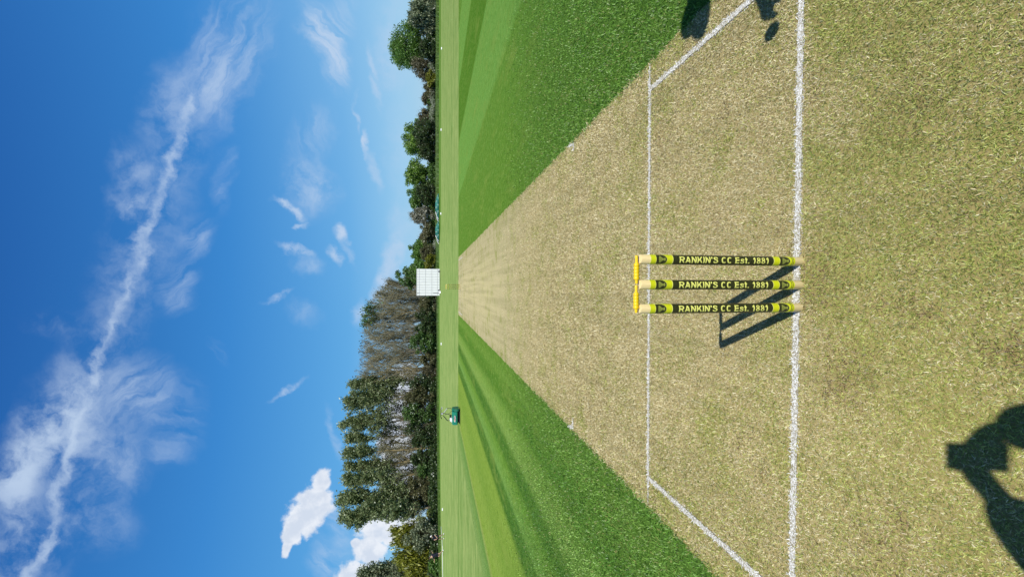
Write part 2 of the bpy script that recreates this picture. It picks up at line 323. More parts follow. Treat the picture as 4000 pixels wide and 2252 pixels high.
    if not blades and zone != 'outfield':                            # close to, a darker ground tone shows between the modelled blades
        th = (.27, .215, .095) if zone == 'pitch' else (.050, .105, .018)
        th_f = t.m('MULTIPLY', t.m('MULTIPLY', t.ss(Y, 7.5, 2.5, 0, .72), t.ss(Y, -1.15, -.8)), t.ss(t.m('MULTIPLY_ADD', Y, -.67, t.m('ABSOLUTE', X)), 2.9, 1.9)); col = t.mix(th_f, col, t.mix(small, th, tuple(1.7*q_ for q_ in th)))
    if not blades:
        d = t.n('ShaderNodeBsdfDiffuse'); t.link(col, d.inputs['Color']); d.inputs['Roughness'].default_value = 0.6
        bp = t.n('ShaderNodeBump'); bp.inputs['Strength'].default_value = 0.9; bp.inputs['Distance'].default_value = 0.012 if zone != 'outfield' else .03
        hn = t.noise(flat, 70 if zone != 'outfield' else 22, 4, 0.8); t.link(hn, bp.inputs['Height']); t.link(bp.outputs[0], d.inputs['Normal'])
        sh = d.outputs[0]
    else:
        d = t.n('ShaderNodeBsdfDiffuse'); t.link(col, d.inputs['Color']); tr = t.n('ShaderNodeBsdfTranslucent'); t.link(col, tr.inputs['Color'])
        gl = t.n('ShaderNodeBsdfGlossy'); gl.inputs['Roughness'].default_value = .45; gl.inputs['Color'].default_value = (.8, .8, .8, 1)
        a = t.n('ShaderNodeMixShader'); a.inputs[0].default_value = .30; t.link(d.outputs[0], a.inputs[1]); t.link(tr.outputs[0], a.inputs[2])
        b2 = t.n('ShaderNodeMixShader'); b2.inputs[0].default_value = .035; t.link(a.outputs[0], b2.inputs[1]); t.link(gl.outputs[0], b2.inputs[2]); sh = b2.outputs[0]
    o = t.n('ShaderNodeOutputMaterial'); t.link(sh, o.inputs[0]); return m

def paint_mat(name, blades):
    m = bpy.data.materials.new(name); m.use_nodes = True; t = NT(m.node_tree); b = m.node_tree.nodes['Principled BSDF']
    pos = t.n('ShaderNodeNewGeometry').outputs['Position']
    if blades: f = t.n('ShaderNodeAttribute', attribute_name='rnd').outputs['Fac']; c = t.ramp(f, [(0, (.50, .49, .43)), (.25, (.76, .77, .75)), (1, (.88, .89, .90))])
    else: c = t.ramp(t.noise(pos, 130, 4, .8), [(.40, (.20, .16, .08)), (.50, (.50, .48, .40)), (.60, (.80, .80, .78))])
    t.link(c, b.inputs['Base Color']); b.inputs['Roughness'].default_value = .8; b.inputs['Specular IOR Level'].default_value = .1; return m

def sheet(name, pts, z, m):
    me = bpy.data.meshes.new(name); me.from_pydata([(x, y, z) for x, y in pts], [], [tuple(range(len(pts)))]); me.update()
    o = link(name, me, m); o['kind'] = 'structure'; return o
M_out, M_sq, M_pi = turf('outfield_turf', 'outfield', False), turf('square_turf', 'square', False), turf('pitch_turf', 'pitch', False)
M_outb, M_sqb, M_pib = turf('outfield_blades', 'outfield', True), turf('square_blades', 'square', True), turf('pitch_blades', 'pitch', True)
M_line, M_lineb = paint_mat('line_paint', False), paint_mat('painted_blades', True)

sheet('ground', [(-2500, -2500), (2500, -2500), (2500, 3500), (-2500, 3500)], 0, M_out)
SQ_Y1 = 21.85
def ragged(x, y0, y1, step, amp): return [(x+random.gauss(0, amp), y) for y in np.arange(y0, y1+1e-6, step)]
sq = [(-8.3, -6), (16, -6), (16, SQ_Y1), (-8.3, SQ_Y1)]
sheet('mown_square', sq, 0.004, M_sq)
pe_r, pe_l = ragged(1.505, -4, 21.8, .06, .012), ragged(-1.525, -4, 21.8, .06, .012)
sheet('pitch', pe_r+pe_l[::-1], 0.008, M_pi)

# crease markings: centre line, half width, name
CRE = [('bowling_crease', (1.36, -.010), (-1.36, .027), .0170), ('popping_crease', (1.50, 1.229), (-1.505, 1.238), .0160),
       ('return_crease', (1.325, 1.222), (1.315, -1.6), .0175), ('return_crease', (-1.325, 1.23), (-1.355, -1.6), .0175),
       ('protected_area_mark', (1.478, 2.84), (1.40, 2.845), .017), ('protected_area_mark', (1.468, 2.83), (1.500, 3.03), .015),
       ('protected_area_mark', (-1.49, 2.845), (-1.40, 2.84), .017), ('protected_area_mark', (-1.485, 2.83), (-1.535, 3.02), .015),
       ('bowling_crease', (1.34, 20.15), (-1.36, 20.15), .022), ('popping_crease', (1.46, 18.9), (-1.5, 18.9), .018),
       ('return_crease', (1.345, 18.92), (1.345, 21.5), .024), ('return_crease', (-1.36, 18.92), (-1.36, 21.5), .024)]
def in_line(x, y, k, soft=0.0):
    _, a, b, hw = CRE[k]; ax, ay = a; dx, dy = b[0]-ax, b[1]-ay; L = math.hypot(dx, dy)
    t = ((x-ax)*dx+(y-ay)*dy)/L; d = np.abs((x-ax)*dy-(y-ay)*dx)/L
    taper = 1.0
    if CRE[k][0] == 'popping_crease' and k == 1: taper = np.clip((1.52-np.abs(x))/.18, .3, 1.0)
    return (t > 0) & (t < L) & (d < hw*taper + soft)

def frustum(x, y, margin):
    p = np.stack([x-CAM.x, y-CAM.y, np.full_like(x, -CAM.z)], 1); F = np.array(_F); R = np.array(_R); U = np.array(_U)
    z = p@F; return (z > .3) & (np.abs(p@R)/np.maximum(z, .1) < 1126/FPX + margin/np.maximum(z, .1)) & (np.abs(p@U)/np.maximum(z, .1) < 2000/FPX + margin/np.maximum(z, .1))

def blades(n, box, dens_d, hmin, hmax, wmin, wmax, lie, keep):
    """random blade triangles over box, thinned with distance but grown to match"""
    x = rng.uniform(box[0], box[1], n); y = rng.uniform(box[2], box[3], n)
    d = np.sqrt((x-CAM.x)**2+(y-CAM.y)**2+CAM.z**2); s = np.maximum(1, d/dens_d)
    fade = np.clip((box[3]-y)/(box[3]*.55), 0, 1); k = (rng.random(n) < fade/s**2) & frustum(x, y, 1.3) & keep(x, y); x, y, s = x[k], y[k], s[k]; n = len(x)
    s = np.minimum(s, 2.2); az = rng.uniform(0, 2*np.pi, n); tilt = rng.uniform(lie[0], lie[1], n)
    L = rng.uniform(hmin, hmax, n)*s**.7; wd = rng.uniform(wmin, wmax, n)*s; dx, dy = np.cos(az), np.sin(az); fx = az+np.pi/2+rng.uniform(-.8, .8, n)
    wx, wy = np.cos(fx)*wd/2, np.sin(fx)*wd/2; z0 = np.full(n, .006); h = L*np.cos(tilt); r = L*np.sin(tilt)
    wz = rng.uniform(-.4, .4, n)*wd
    V = np.empty((n, 5, 3)); V[:, 0] = np.stack([x-wx, y-wy, z0], 1); V[:, 1] = np.stack([x+wx, y+wy, z0+np.abs(wz)], 1)
    mx, my, mz = x+dx*r*.5, y+dy*r*.5, z0+h*.72
    V[:, 2] = np.stack([mx+wx*.8, my+wy*.8, mz+wz], 1); V[:, 3] = np.stack([mx-wx*.8, my-wy*.8, mz-wz*.5], 1); V[:, 4] = np.stack([x+dx*r, y+dy*r, z0+h], 1)
    rd = rng.random(n)
    return V, x, y, rd
def blade_mesh(name, V, rd):
    n = len(V); b = np.arange(n)[:, None]*5
    F = np.concatenate([b+np.array([[0, 1, 2]]), b+np.array([[0, 2, 3]]), b+np.array([[3, 2, 4]])], 0)
    return pymesh(name, V.reshape(-1, 3), F, {'rnd': np.repeat(rd, 5)})

def wedge(x): return 1.512+.012*np.sin(x*37)+.010*np.sin(x*91+1)
on_pitch = lambda x, y: (np.abs(x+.01) < wedge(y)+rng.normal(0, .012, len(x)))
V, bx, by, rd = blades(2200000, (-1.6, 1.6, -1.1, 8), 2.0, .008, .019, .0016, .0030, (.75, 1.5), on_pitch)
line_id = np.full(len(bx), -1)
for k in range(len(CRE)):
    hit = in_line(bx, by, k, rng.normal(0, .0035, len(bx))) & (rng.random(len(bx)) < (.96 if k in (1, 4, 5, 6, 7) else .84)); line_id[hit] = k
o = link('pitch_grass', blade_mesh('pitch_grass', V[line_id < 0], rd[line_id < 0]), M_pib)
tag(o, 'short straw coloured dry grass covering the cricket pitch', 'grass', kind='stuff')
seen_marks = {}
def strip(k, z=.010):
    nm, a, b, hw = CRE[k]; a, b = Vector((*a, 0)), Vector((*b, 0)); L = (b-a).length; t = (b-a)/L; nn = Vector((-t.y, t.x, 0)); c = max(2, int(L/.02)); vs = []
    for i in range(c+1):
        p = a+t*(L*i/c); tp = min(1, max(.3, (1.52-abs(p.x))/.18)) if k == 1 else 1
        vs += [tuple(p+nn*(hw*tp*random.uniform(.7, 1.0))+Vector((0, 0, z))), tuple(p-nn*(hw*tp*random.uniform(.7, 1.0))+Vector((0, 0, z)))]
    fs = [(2*i, 2*i+1, 2*i+3, 2*i+2) for i in range(c)]; return vs, fs
MARK_JOIN = {5: 4, 7: 6}                       # the two strokes of each small corner mark are one marking
acc = {}
for k in range(len(CRE)):
    vs, fs = strip(k, .012 + .0007*(k % 4)); key = MARK_JOIN.get(k, k); A = acc.setdefault(key, ([], [], [], []))
    off = len(A[0]); A[0].extend(vs); A[1].extend([tuple(i+off for i in f) for f in fs]); A[2].append(V[line_id == k]); A[3].append(rd[line_id == k])
for key, (vs, fs, bv, br) in acc.items():
    me = bpy.data.meshes.new(CRE[key][0]); bv = np.concatenate(bv); br = np.concatenate(br); n = len(bv); nv = len(vs)
    allv = vs + [tuple(p) for p in bv.reshape(-1, 3)]
    allf = fs + [f for i in range(n) for f in ((nv+5*i, nv+5*i+1, nv+5*i+2, nv+5*i+3), (nv+5*i+3, nv+5*i+2, nv+5*i+4))]
    me.from_pydata(allv, [], allf); me.materials.append(M_line); me.materials.append(M_lineb)
    me.polygons.foreach_set('material_index', [0]*len(fs)+[1]*(2*n))
    at_ = me.attributes.new('rnd', 'FLOAT', 'POINT'); at_.data.foreach_set('value', np.concatenate([np.full(nv, .5), np.repeat(br, 5)]).astype(np.float32)); me.update()
    o = link(CRE[key][0], me, None); o['kind'] = 'structure'

off_pitch = lambda x, y: (np.abs(x+.01) > wedge(y)-.02+rng.normal(0, .012, len(x)))
V, bx, by, rd = blades(2300000, (-5, 5, -0.9, 7.5), 2.0, .010, .021, .0018, .0032, (.5, 1.4), off_pitch)
o = link('square_grass', blade_mesh('square_grass', V, rd), M_sqb); tag(o, 'bright green mown grass beside the pitch', 'grass', kind='stuff')

# ------------------------------------------------------------------ stumps and bails
def wood_mat():
    m = bpy.data.materials.new('ash_wood'); m.use_nodes = True; t = NT(m.node_tree); b = m.node_tree.nodes['Principled BSDF']
    ob = t.n('ShaderNodeTexCoord').outputs['Object']; g = t.noise(t.mapping(ob, scale=(160, 160, 5)), 1.0, 5, .65, 0.3); f = t.noise(t.mapping(ob, scale=(500, 500, 12)), 1.0, 3, .6)
    c = t.ramp(g, [(.3, (.66, .49, .22)), (.5, (.80, .64, .32)), (.72, (.86, .74, .43))]); c = t.mix(t.ss(f, .52, .75, 0, .35), c, (.55, .37, .17))
    t.link(c, b.inputs['Base Color']); b.inputs['Roughness'].default_value = .45; b.inputs['Specular IOR Level'].default_value = .35; return m
M_wood = wood_mat()
M_dark = mat('sleeve_dark_olive', (.030, .034, .012), .32, spec=.5, var=.10, scale=60)
M_lime = mat('sleeve_lime', (.62, .66, .012), .35, spec=.5, var=.05, scale=60)
M_pale = mat('print_pale_yellow', (.80, .80, .20), .4, spec=.4, var=.05, scale=60)
M_olive = mat('print_olive', (.27, .30, .06), .4, spec=.4, var=.12, scale=90)
M_bail = mat('bail_yellow', (.83, .56, .006), .35, spec=.5, var=.06, scale=80)
RS = 0.0180

def wrap_mesh(name, polys, r, origin_z):
    """flat polygons (s along the stump downward, t across toward +X) wrapped round the front of a stump"""
    b = bmesh.new()
    for poly in polys:
        b.faces.new([b.verts.new((s, t, 0)) for s, t in poly])
    return _wrap(name, b, r, origin_z)
def _wrap(name, b, r, z0):
    for c in np.arange(-.024, .0245, .002):
        bmesh.ops.bisect_plane(b, geom=b.verts[:]+b.edges[:]+b.faces[:], plane_co=(0, c, 0), plane_no=(0, 1, 0))
    for v in b.verts:
        s, t, h = v.co; a = t/RS; v.co = Vector((math.sin(a)*(r+h), -math.cos(a)*(r+h), z0-s))
    bmesh.ops.recalc_face_normals(b, faces=b.faces[:])
    for f in b.faces:
        if f.normal.dot(Vector((f.calc_center_median().x, f.calc_center_median().y, 0))) < 0: f.normal_flip()
    me = bpy.data.meshes.new(name); b.to_mesh(me); b.free(); return me
def arc(cx, cy, rx, ry, a0, a1, n=14): return [(cx+rx*math.cos(math.radians(a0+(a1-a0)*i/n)), cy+ry*math.sin(math.radians(a0+(a1-a0)*i/n))) for i in range(n+1)]
S_CURVE = [(.60, .69), (.565, .81), (.47, .885), (.34, .90), (.21, .88), (.125, .80), (.12, .70), (.18, .61), (.30, .555), (.43, .505), (.55, .44), (.60, .34), (.585, .22), (.51, .13), (.40, .10), (.29, .10), (.17, .13), (.10, .21), (.075, .31)]
GLYPH = {  # bold sans-serif strokes on a cap height of 1: width, strokes
 'R': (.74, [[(.10, 0), (.10, 1)], [(.10, .90)]+arc(.44, .685, .20, .215, 90, -90)+[(.10, .47)], [(.36, .47), (.66, 0)]]),
 'A': (.78, [[(.09, 0), (.39, .98)], [(.69, 0), (.39, .98)], [(.20, .30), (.58, .30)]]),
 'N': (.74, [[(.10, 0), (.10, 1)], [(.64, 0), (.64, 1)], [(.12, .93), (.62, .07)]]),
 'K': (.74, [[(.10, 0), (.10, 1)], [(.14, .34), (.64, 1)], [(.32, .58), (.68, 0)]]),
 'I': (.22, [[(.11, 0), (.11, 1)]]), "'": (.22, [[(.11, 1), (.11, .84), (.05, .70)]]), 'S': (.70, [S_CURVE]),
 'C': (.74, [arc(.40, .5, .30, .40, 48, 312, 22)]), 'E': (.66, [[(.10, 0), (.10, 1)], [(.10, .90), (.62, .90)], [(.10, .52), (.58, .52)], [(.10, .10), (.62, .10)]]),
 's': (.58, [[(x*.86, y*.73+.0) for x, y in S_CURVE]]), 't': (.40, [[(.19, .96), (.19, .22), (.23, .11), (.36, .10)], [(.02, .66), (.37, .66)]]),
 '.': (.24, [[(.02, .10), (.22, .10)]]), '1': (.46, [[(.29, 0), (.29, 1)], [(.05, .70), (.20, .78), (.29, .95)]]),
 '8': (.62, [arc(.31, .72, .185, .18, 0, 360, 20), arc(.31, .28, .215, .19, 0, 360, 20)]), ' ': (.28, [])}
def text_mesh(body, height, length, stroke=.178):
    b = bmesh.new(); x = 0; q = 0; total = sum(GLYPH[ch][0]+.10 for ch in body)-.10; kx = length/total
    for ch in body:
        wd, strokes = GLYPH[ch]
        for st in strokes:
            q += 1; pts = [np.array(p_) for p_ in st]; closed = np.hypot(*(pts[0]-pts[-1])) < 1e-6; L, Rr = [], []
            for i, p_ in enumerate(pts):
                a = pts[i]-pts[i-1] if i else ((pts[0]-pts[-2]) if closed else pts[1]-pts[0]); c_ = pts[i+1]-pts[i] if i < len(pts)-1 else ((pts[1]-pts[0]) if closed else pts[-1]-pts[-2])
                a, c_ = a/np.hypot(*a), c_/np.hypot(*c_); t_ = a+c_; t_ /= np.hypot(*t_); nn = np.array([-t_[1], t_[0]]); m_ = stroke/2/max(.5, nn@np.array([-a[1], a[0]]))
                sw = .78 if ch in 's8' else 1.0; L.append(p_+nn*m_*sw); Rr.append(p_-nn*m_*sw)
            mk = lambda p_: b.verts.new(((x+p_[0])*kx, (min(1, max(0, p_[1]))-.5)*height, .00004*(q % 4)))
            lv, rv = [mk(p_) for p_ in L], [mk(p_) for p_ in Rr]
            for i in range(len(lv)-1): b.faces.new((lv[i], rv[i], rv[i+1], lv[i+1]))
        x += wd+.10
    return b
def shield(h, wd, grow=0.0):
    p = []
    for i in range(41):
        a = math.pi*i/40; p.append((h*.38+math.sin(a)*(h*.62+grow), -math.cos(a)*(wd/2+grow)))
    top = [(-grow+.0022, wd/2+grow), (-grow+.0006, wd/2-.0006+grow), (-grow, wd/2-.003), (-grow, -wd/2+.003), (-grow+.0006, -wd/2+.0006-grow), (-grow+.0022, -wd/2-grow)]
    return p+top
def sheaf(h):
    k = .65*h; o = .22*h
    fan = [(o, 0), (o+.02*k, .0040), (o+.06*k, .0075), (o+.14*k, .0098), (o+.30*k, .0080), (o+.48*k, .0042), (o+.62*k, .0026), (o+.74*k, .0026), (o+.93*k, .0050), (o+.99*k, .0030), (o+k, 0)]
    fan = [(s_, t_*1.28) for s_, t_ in fan]; return [fan+[(s_, -t_) for s_, t_ in fan[::-1][1:-1]]]
def sheaf_lines(h):
    k = .65*h; o = .22*h; P = []
    for a in (-.84, -.42, 0, .42, .84): P.append([(o+.03*k, a*.0088-.0004), (o+.42*k, a*.0040-.0003), (o+.42*k, a*.0040+.0003), (o+.03*k, a*.0088+.0004)])
    P.append([(o+.64*k, -.0024), (o+.67*k, -.0024), (o+.67*k, .0024), (o+.64*k, .0024)])
    return P
# label artwork along the stump, measured from the top (z = .711)
PARTS = []
z_top = .711
PARTS.append(('shaft', MB().lathe([(.0001, .0), (.0165, .0), (RS, .004), (RS, .7065), (.0166, .7105), (.0150, .7112), (.0001, .7106)], n=40, cap=False), M_wood))
PARTS.append(('sleeve', MB().lathe([(RS+.0001, .146), (RS+.0006, .1462), (RS+.0006, .5835), (RS+.0001, .5837)], n=40, cap=False), M_dark))
PARTS.append(('top_band', MB().lathe([(RS+.0001, .5838), (RS+.0006, .584), (RS+.0006, .6735), (RS+.0001, .6737)], n=40, cap=False), M_lime))
PARTS.append(('bottom_band', MB().lathe([(RS+.0001, .050), (RS+.0006, .0502), (RS+.0006, .1457), (RS+.0001, .1459)], n=40, cap=False), M_lime))
def ringstrip(z0, z1, r): return MB().lathe([(r-.0003, z0), (r, z0+.0002), (r, z1-.0002), (r-.0003, z1)], n=40, cap=False)
def build_stump(loc, label, group, rz=0.0):
    root = empty('stump', loc, label, 'stump', group, rz)
    if not hasattr(build_stump, 'src'):
        src = []
        for nm, mb, mm in PARTS:
            src.append((mb.done(nm, mm, root, True), []))
        keep = src[1][0]
        at_x = 0.0; adv = lambda q: sum(GLYPH[ch][0]+.10 for ch in q); kx = .386/(adv("RANKIN'S CC Est. 1881")-.10)
        for word in ("RANKIN'S", 'CC', 'Est.', '1881'):
            t = _wrap('lettering', text_mesh(word, .0245, (adv(word)-.10)*kx), RS+.0009, .556-at_x*kx); at_x += adv(word+' ')
            src.append((link('lettering', t, M_pale, root), []))
        for z in (.1468, .5828, .6728): src.append((MB().lathe([(RS+.0005, z-.0011), (RS+.0008, z-.0009), (RS+.0008, z+.0009), (RS+.0005, z+.0011)], n=40, cap=False).done('piping', M_pale, root), []))
        for z0, z1 in ((.0560, .0585), (.0625, .0650)): src.append((MB().lathe([(RS+.0006, z0), (RS+.0009, z0+.0002), (RS+.0009, z1-.0002), (RS+.0006, z1)], n=40, cap=False).done('dark_ring', M_dark, root), []))
        for z, h in ((.651, .0425), (.1195, .0445)):
            e = link('emblem', wrap_mesh('emblem', [shield(h, .041)], RS+.0012, z), M_dark, root)
            bd = link('border', wrap_mesh('border', [shield(h, .041, .0014)], RS+.0009, z), M_pale, e)
            sf = link('wheatsheaf', wrap_mesh('wheatsheaf', sheaf(h), RS+.0015, z), M_olive, e)
            ln = link('straw_lines', wrap_mesh('straw_lines', sheaf_lines(h), RS+.0017, z), M_dark, e)
            src.append((e, [bd, sf, ln]))
        build_stump.src = src
    else:
        for o, kids in build_stump.src:
            c_ = o.copy(); COL.objects.link(c_); c_.parent = root
            for k in kids:
                d = k.copy(); COL.objects.link(d); d.parent = c_
    return root
g_near, g_far = 'stumps of the near wicket', 'stumps of the far wicket'
xs_near = (.0855, -.0095, -.1005)
build_stump((xs_near[0], -.007, 0), 'printed cricket stump of the near wicket, topmost in the picture, on the thick white line', g_near)
build_stump((xs_near[1], -.005, 0), 'printed cricket stump of the near wicket, the middle one, between its two neighbours', g_near)
build_stump((xs_near[2], -.004, 0), 'printed cricket stump of the near wicket, lowest in the picture, its shadow falling clear', g_near)
fx0 = at(1799, 1119, 20.15).x
for dx, wh in ((.0945, 'topmost in the picture'), (0, 'the middle one'), (-.0945, 'lowest in the picture')):
    build_stump((fx0+dx, 20.14, 0), 'tiny far wicket stump near the white screen, '+wh, g_far)

def bail_profile(L):
    c = L*.28; p = [(.0001, 0), (.0052, 0), (.0056, .001), (.0050, c-.006), (.0066, c-.004), (.0066, c-.001)]
    n = 5; seg = (L*.86-c)/n
    for i in range(n):
        z = c+seg*i; p += [(.0090, z+.0004), (.0108, z+seg*.25), (.0110, z+seg*.5), (.0108, z+seg*.75), (.0090, z+seg-.0004)]
    e = c+seg*n; return p+[(.0060, e+.001), (.0050, L-.001), (.0046, L), (.0001, L)]
def build_bail(x0, x1, y, z, label, group):
    L = x1-x0; pr = [(r, L-zz) for r, zz in bail_profile(L)][::-1]
    o = MB().lathe(pr, n=24, axis='X', cap=False).done('bail', M_bail, None, True); o.location = (x0, y, z); tag(o, label, 'bail', group); return o
build_bail(xs_near[1]+.003, xs_near[0]+.014, -.006, .7215, 'yellow ribbed bail on the near wicket, resting on its upper two stumps in the picture', 'bails on the near wicket')
build_bail(xs_near[2]-.015, xs_near[1]-.002, -.004, .7215, 'yellow ribbed bail on the near wicket, resting on its lower two stumps in the picture', 'bails on the near wicket')
build_bail(fx0+.001, fx0+.105, 20.14, .7215, 'tiny yellow bail on the far wicket, over its upper two stumps in the picture', 'bails on the far wicket')
build_bail(fx0-.105, fx0-.001, 20.14, .7215, 'tiny yellow bail on the far wicket, over its lower two stumps in the picture', 'bails on the far wicket')

# ------------------------------------------------------------------ sight screen
M_white = mat('white_paint', (.80, .81, .83), .5, var=.04, scale=3)
M_slit = mat('dark_gap', (.10, .11, .12), .8)
M_black = mat('black_rubber', (.02, .02, .022), .6)
YS = 64.0
x0s, x1s = at(1700, 1153.5, YS).x, at(1700, 1050, YS).x; zts, zbs = at(1628.5, 1100, YS).z, at(1717.5, 1100, YS).z
scr = empty('sight_screen', ((x0s+x1s)/2, YS, 0), 'tall white boarded sight screen on small wheels at the field edge', 'screen')
xl, xr = x0s-(x0s+x1s)/2, x1s-(x0s+x1s)/2; wdt = xr-xl
b = MB(); nb = 10; rows = [zbs, zbs+.30, zbs+(zts-zbs)*.345, zbs+(zts-zbs)*.62, zts-.36, zts]
for i in range(nb):
    bx0 = xl+wdt*i/nb; z0 = zbs if i else zbs
    for za, zb_ in zip(rows[:-1], rows[1:]): b.box((bx0+wdt/nb/2, 0, (za+zb_)/2), (wdt/nb-.035, .03, zb_-za-.04), bev=.004)
b.done('boarding', M_white, scr)
b = MB()
for z in (zbs+.30, zbs+(zts-zbs)*.345, zbs+(zts-zbs)*.62, zts-.36): b.box(((xl+xr)/2, .035, z), (wdt, .04, .09))
for x in (xl+.02, xr-.02): b.box((x, -.0, (zbs+zts)/2), (.05, .05, zts-zbs+.02))
b.box(((xl+xr)/2, 0, zts+.02), (wdt+.05, .055, .05)); b.done('frame', M_white, scr)
b = MB(); 
for i in range(1, nb): b.box((xl+wdt*i/nb, .022, (zbs+zts)/2), (.034, .012, zts-zbs-.01))
b.done('backing', mat('grey_back', (.42, .43, .45), .8), scr)
b = MB(); xg = xl+wdt*.085
b.box((xg, -.02, zts-.19), (.055, .012, .36)); b.done('slot', M_slit, scr); MB().box((xg, -.02, zbs+.48), (.075, .012, .95)).done('slot', M_slit, scr)
for z in rows[1:-1]:                                            # each cross rail with its bolt heads
    b = MB().box(((xl+xr)/2, -.0165, z), (wdt-.04, .004, .030))
    for i in range(nb): b.box((xl+wdt*i/nb+.04, -.020, z), (.05, .010, .05))
    b.done('cross_rail', mat('rail_grey', (.36, .37, .39), .7), scr)
for yp in (1060, 1133.5):
    x = at(1719, yp, YS).x-(x0s+x1s)/2
    wh = MB().lathe([(.09, -.04), (.15, -.04), (.16, 0), (.15, .04), (.09, .04)], (x, -.05, .15), 'Y', 18).done('wheel', M_black, scr)
    MB().lathe([(.02, -.03), (.085, -.045), (.085, .02)], (x, -.05, .15), 'Y', 14).done('hub', M_white, wh)
b = MB()
b.box(((xl+xr)/2, .05, .13), (wdt, .05, .06)); 
for x in (xl+.3, xr-.4):
    b.tube([(x, .05, .13), (x, 1.1, .13)], .03); b.tube([(x, 1.1, .13), (x, .05, zts*.7)], .03)
b.done('chassis', mat('grey_steel', (.12, .12, .12), .6), scr)
p = at(1722, 1140.5, 62.5); tag(MB().prism([(-.25, 0), (.25, 0), (.05, .20), (-.05, .20)], -.16, .16).done('marker_board', M_white), 'small white board on the grass beneath the sight screen', 'marker').location = (p.x, 62.5, .0)

# ------------------------------------------------------------------ mower
M_teal = mat('mower_green', (.010, .205, .130), .38, spec=.5, var=.12, scale=9, coat=.2)
M_teal2 = mat('mower_green_dark', (.008, .14, .085), .4, spec=.5, var=.1, scale=9)  # darker green of the side cover and side plate
M_tube = mat('black_steel', (.015, .015, .016), .45)
M_steel = mat('bare_steel', (.62, .63, .64), .35, metal=.4)
YM = 20.55
mref = ground_at(1796, 1633)
mo = empty('cylinder_mower', (mref.x, YM, 0), 'green walk behind mower with front grass box parked on the outfield edge', 'mower')
def mp(zx, zy, y=0.0):      # pixel in the mower close-up -> local coordinates
    p_ = at(1660+.0896*zx, 1560+.0896*zy, YM+y); return Vector((p_.x-mref.x, y, p_.z))
bl, br_ = mp(1300, 1095, -.3).x, mp(1300, 525, -.3).x; zt, zb = mp(1195, 800, -.3).z, mp(1440, 800, -.3).z
b = MB().prism([(-.34, zb+.02), (-.36, zb+.06), (-.33, zt-.05), (-.26, zt), (.06, zt+.01), (.10, zb+.1), (-.05, zb)], bl, br_); b.done('grass_box', M_teal, mo, bevel=.015)
b = MB().box(((bl+br_)/2, -.372, (zt+zb)/2+.03), (.30, .012, .075), bev=.02); dc = b.done('decal', M_white, mo)
MB().box(((bl+br_)/2-.02, -.381, (zt+zb)/2+.030), (.20, .010, .026), bev=.006).done('decal_stripe', mat('decal_orange', (.75, .22, .02), .5), dc)
MB().box(((bl+br_)/2+.05, -.3825, (zt+zb)/2+.038), (.17, .011, .016), bev=.004).done('decal_dark', M_black, dc)
sx0, sx1 = br_+.01, mp(1300, 345).x
b = MB().prism([(-.30, .07), (-.33, .16), (-.27, .30), (-.05, zt+.02), (.20, zt-.02), (.26, .12), (.2, .05)], sx0, sx1); b.done('side_cover', M_teal2, mo, bevel=.02)
b = MB().prism([(-.12, .10), (-.12, .26), (.26, .26), (.26, .10)], bl+.02, bl+.06); b.done('side_plate', M_teal2, mo)
MB().lathe([(.05, bl+.05), (.09, bl+.06), (.09, br_-.02), (.05, br_-.01)], (0, -.05, .095), 'X', 20).done('cutting_cylinder', M_black, mo)
MB().lathe([(.06, bl+.08), (.115, bl+.09), (.115, br_-.04), (.06, br_-.03)], (0, .30, .116), 'X', 22).done('drive_roller', M_steel, mo)
MB().lathe([(.02, bl+.04), (.035, bl+.05), (.035, br_-.02), (.02, br_-.01)], (0, -.26, .036), 'X', 14).done('front_roller', M_black, mo)
b = MB(); b.box(((bl+br_)/2, .12, .17), (br_-bl-.04, .34, .10), bev=.01); b.done('chassis', M_tube, mo)
ep = mp(1120, 850, .12); en = MB(); en.box((ep.x, .12, ep.z-.03), (.17, .22, .13), bev=.03); en.box((ep.x, .05, zt-.05), (.20, .24, .20), bev=.02); en = en.done('engine', M_white, mo)
p2 = mp(1110, 725, .12); MB().lathe([(.03, -.05), (.045, -.04), (.045, .05), (.03, .06)], (p2.x, .12, p2.z), 'X', 14).done('air_filter', M_black, en)
MB().lathe([(.02, 0), (.035, .01), (.035, .03)], (ep.x, .12, ep.z+.035), 'Z', 12).done('fuel_cap', M_steel, en)
hb = .55
b = MB()
b.tube([mp(1180, 690, .1), mp(1050, 640, .25), mp(900, 605, .42), mp(790, 585, hb)], .014); b.tube([mp(1200, 400, .1), mp(1090, 375, .25), mp(970, 370, .4)], .012)
b.tube([mp(1010, 915, .15), mp(950, 875, .3), mp(800, 690, hb)], .020); b.tube([mp(1095, 860, .12), mp(1050, 900, .14), mp(1005, 915, .155)], .012); b.tube([mp(1180, 470, .05), mp(1070, 585, .25), mp(850, 660, hb)], .007)
b.done('handle_tubes', M_tube, mo)
MB().tube([mp(970, 372, .4), mp(815, 575, hb)], .018).done('handle_stay', M_steel, mo)
c1_ = mp(745, 610, hb); MB().box((c1_.x, hb, c1_.z), (.11, .06, .11), bev=.015).done('console', M_tube, mo)
MB().box((c1_.x+.01, hb-.036, c1_.z), (.07, .01, .06), bev=.004).done('console_plate', M_white, mo)
b = MB(); b.tube([mp(735, 330, hb+.12), mp(700, 400, hb+.04), mp(695, 530, hb)], .015); b.tube([mp(690, 680, hb), mp(690, 740, hb+.04), mp(725, 825, hb+.12)], .015); b.tube([mp(695, 530, hb), mp(690, 680, hb)], .014); b.done('handlebar', M_tube, mo)
MB().tube([mp(745, 320, hb+.13), mp(740, 415, hb+.05)], .020).done('grip', M_white, mo)
MB().tube([mp(710, 770, hb+.08), mp(727, 828, hb+.13)], .020).done('grip', M_black, mo)

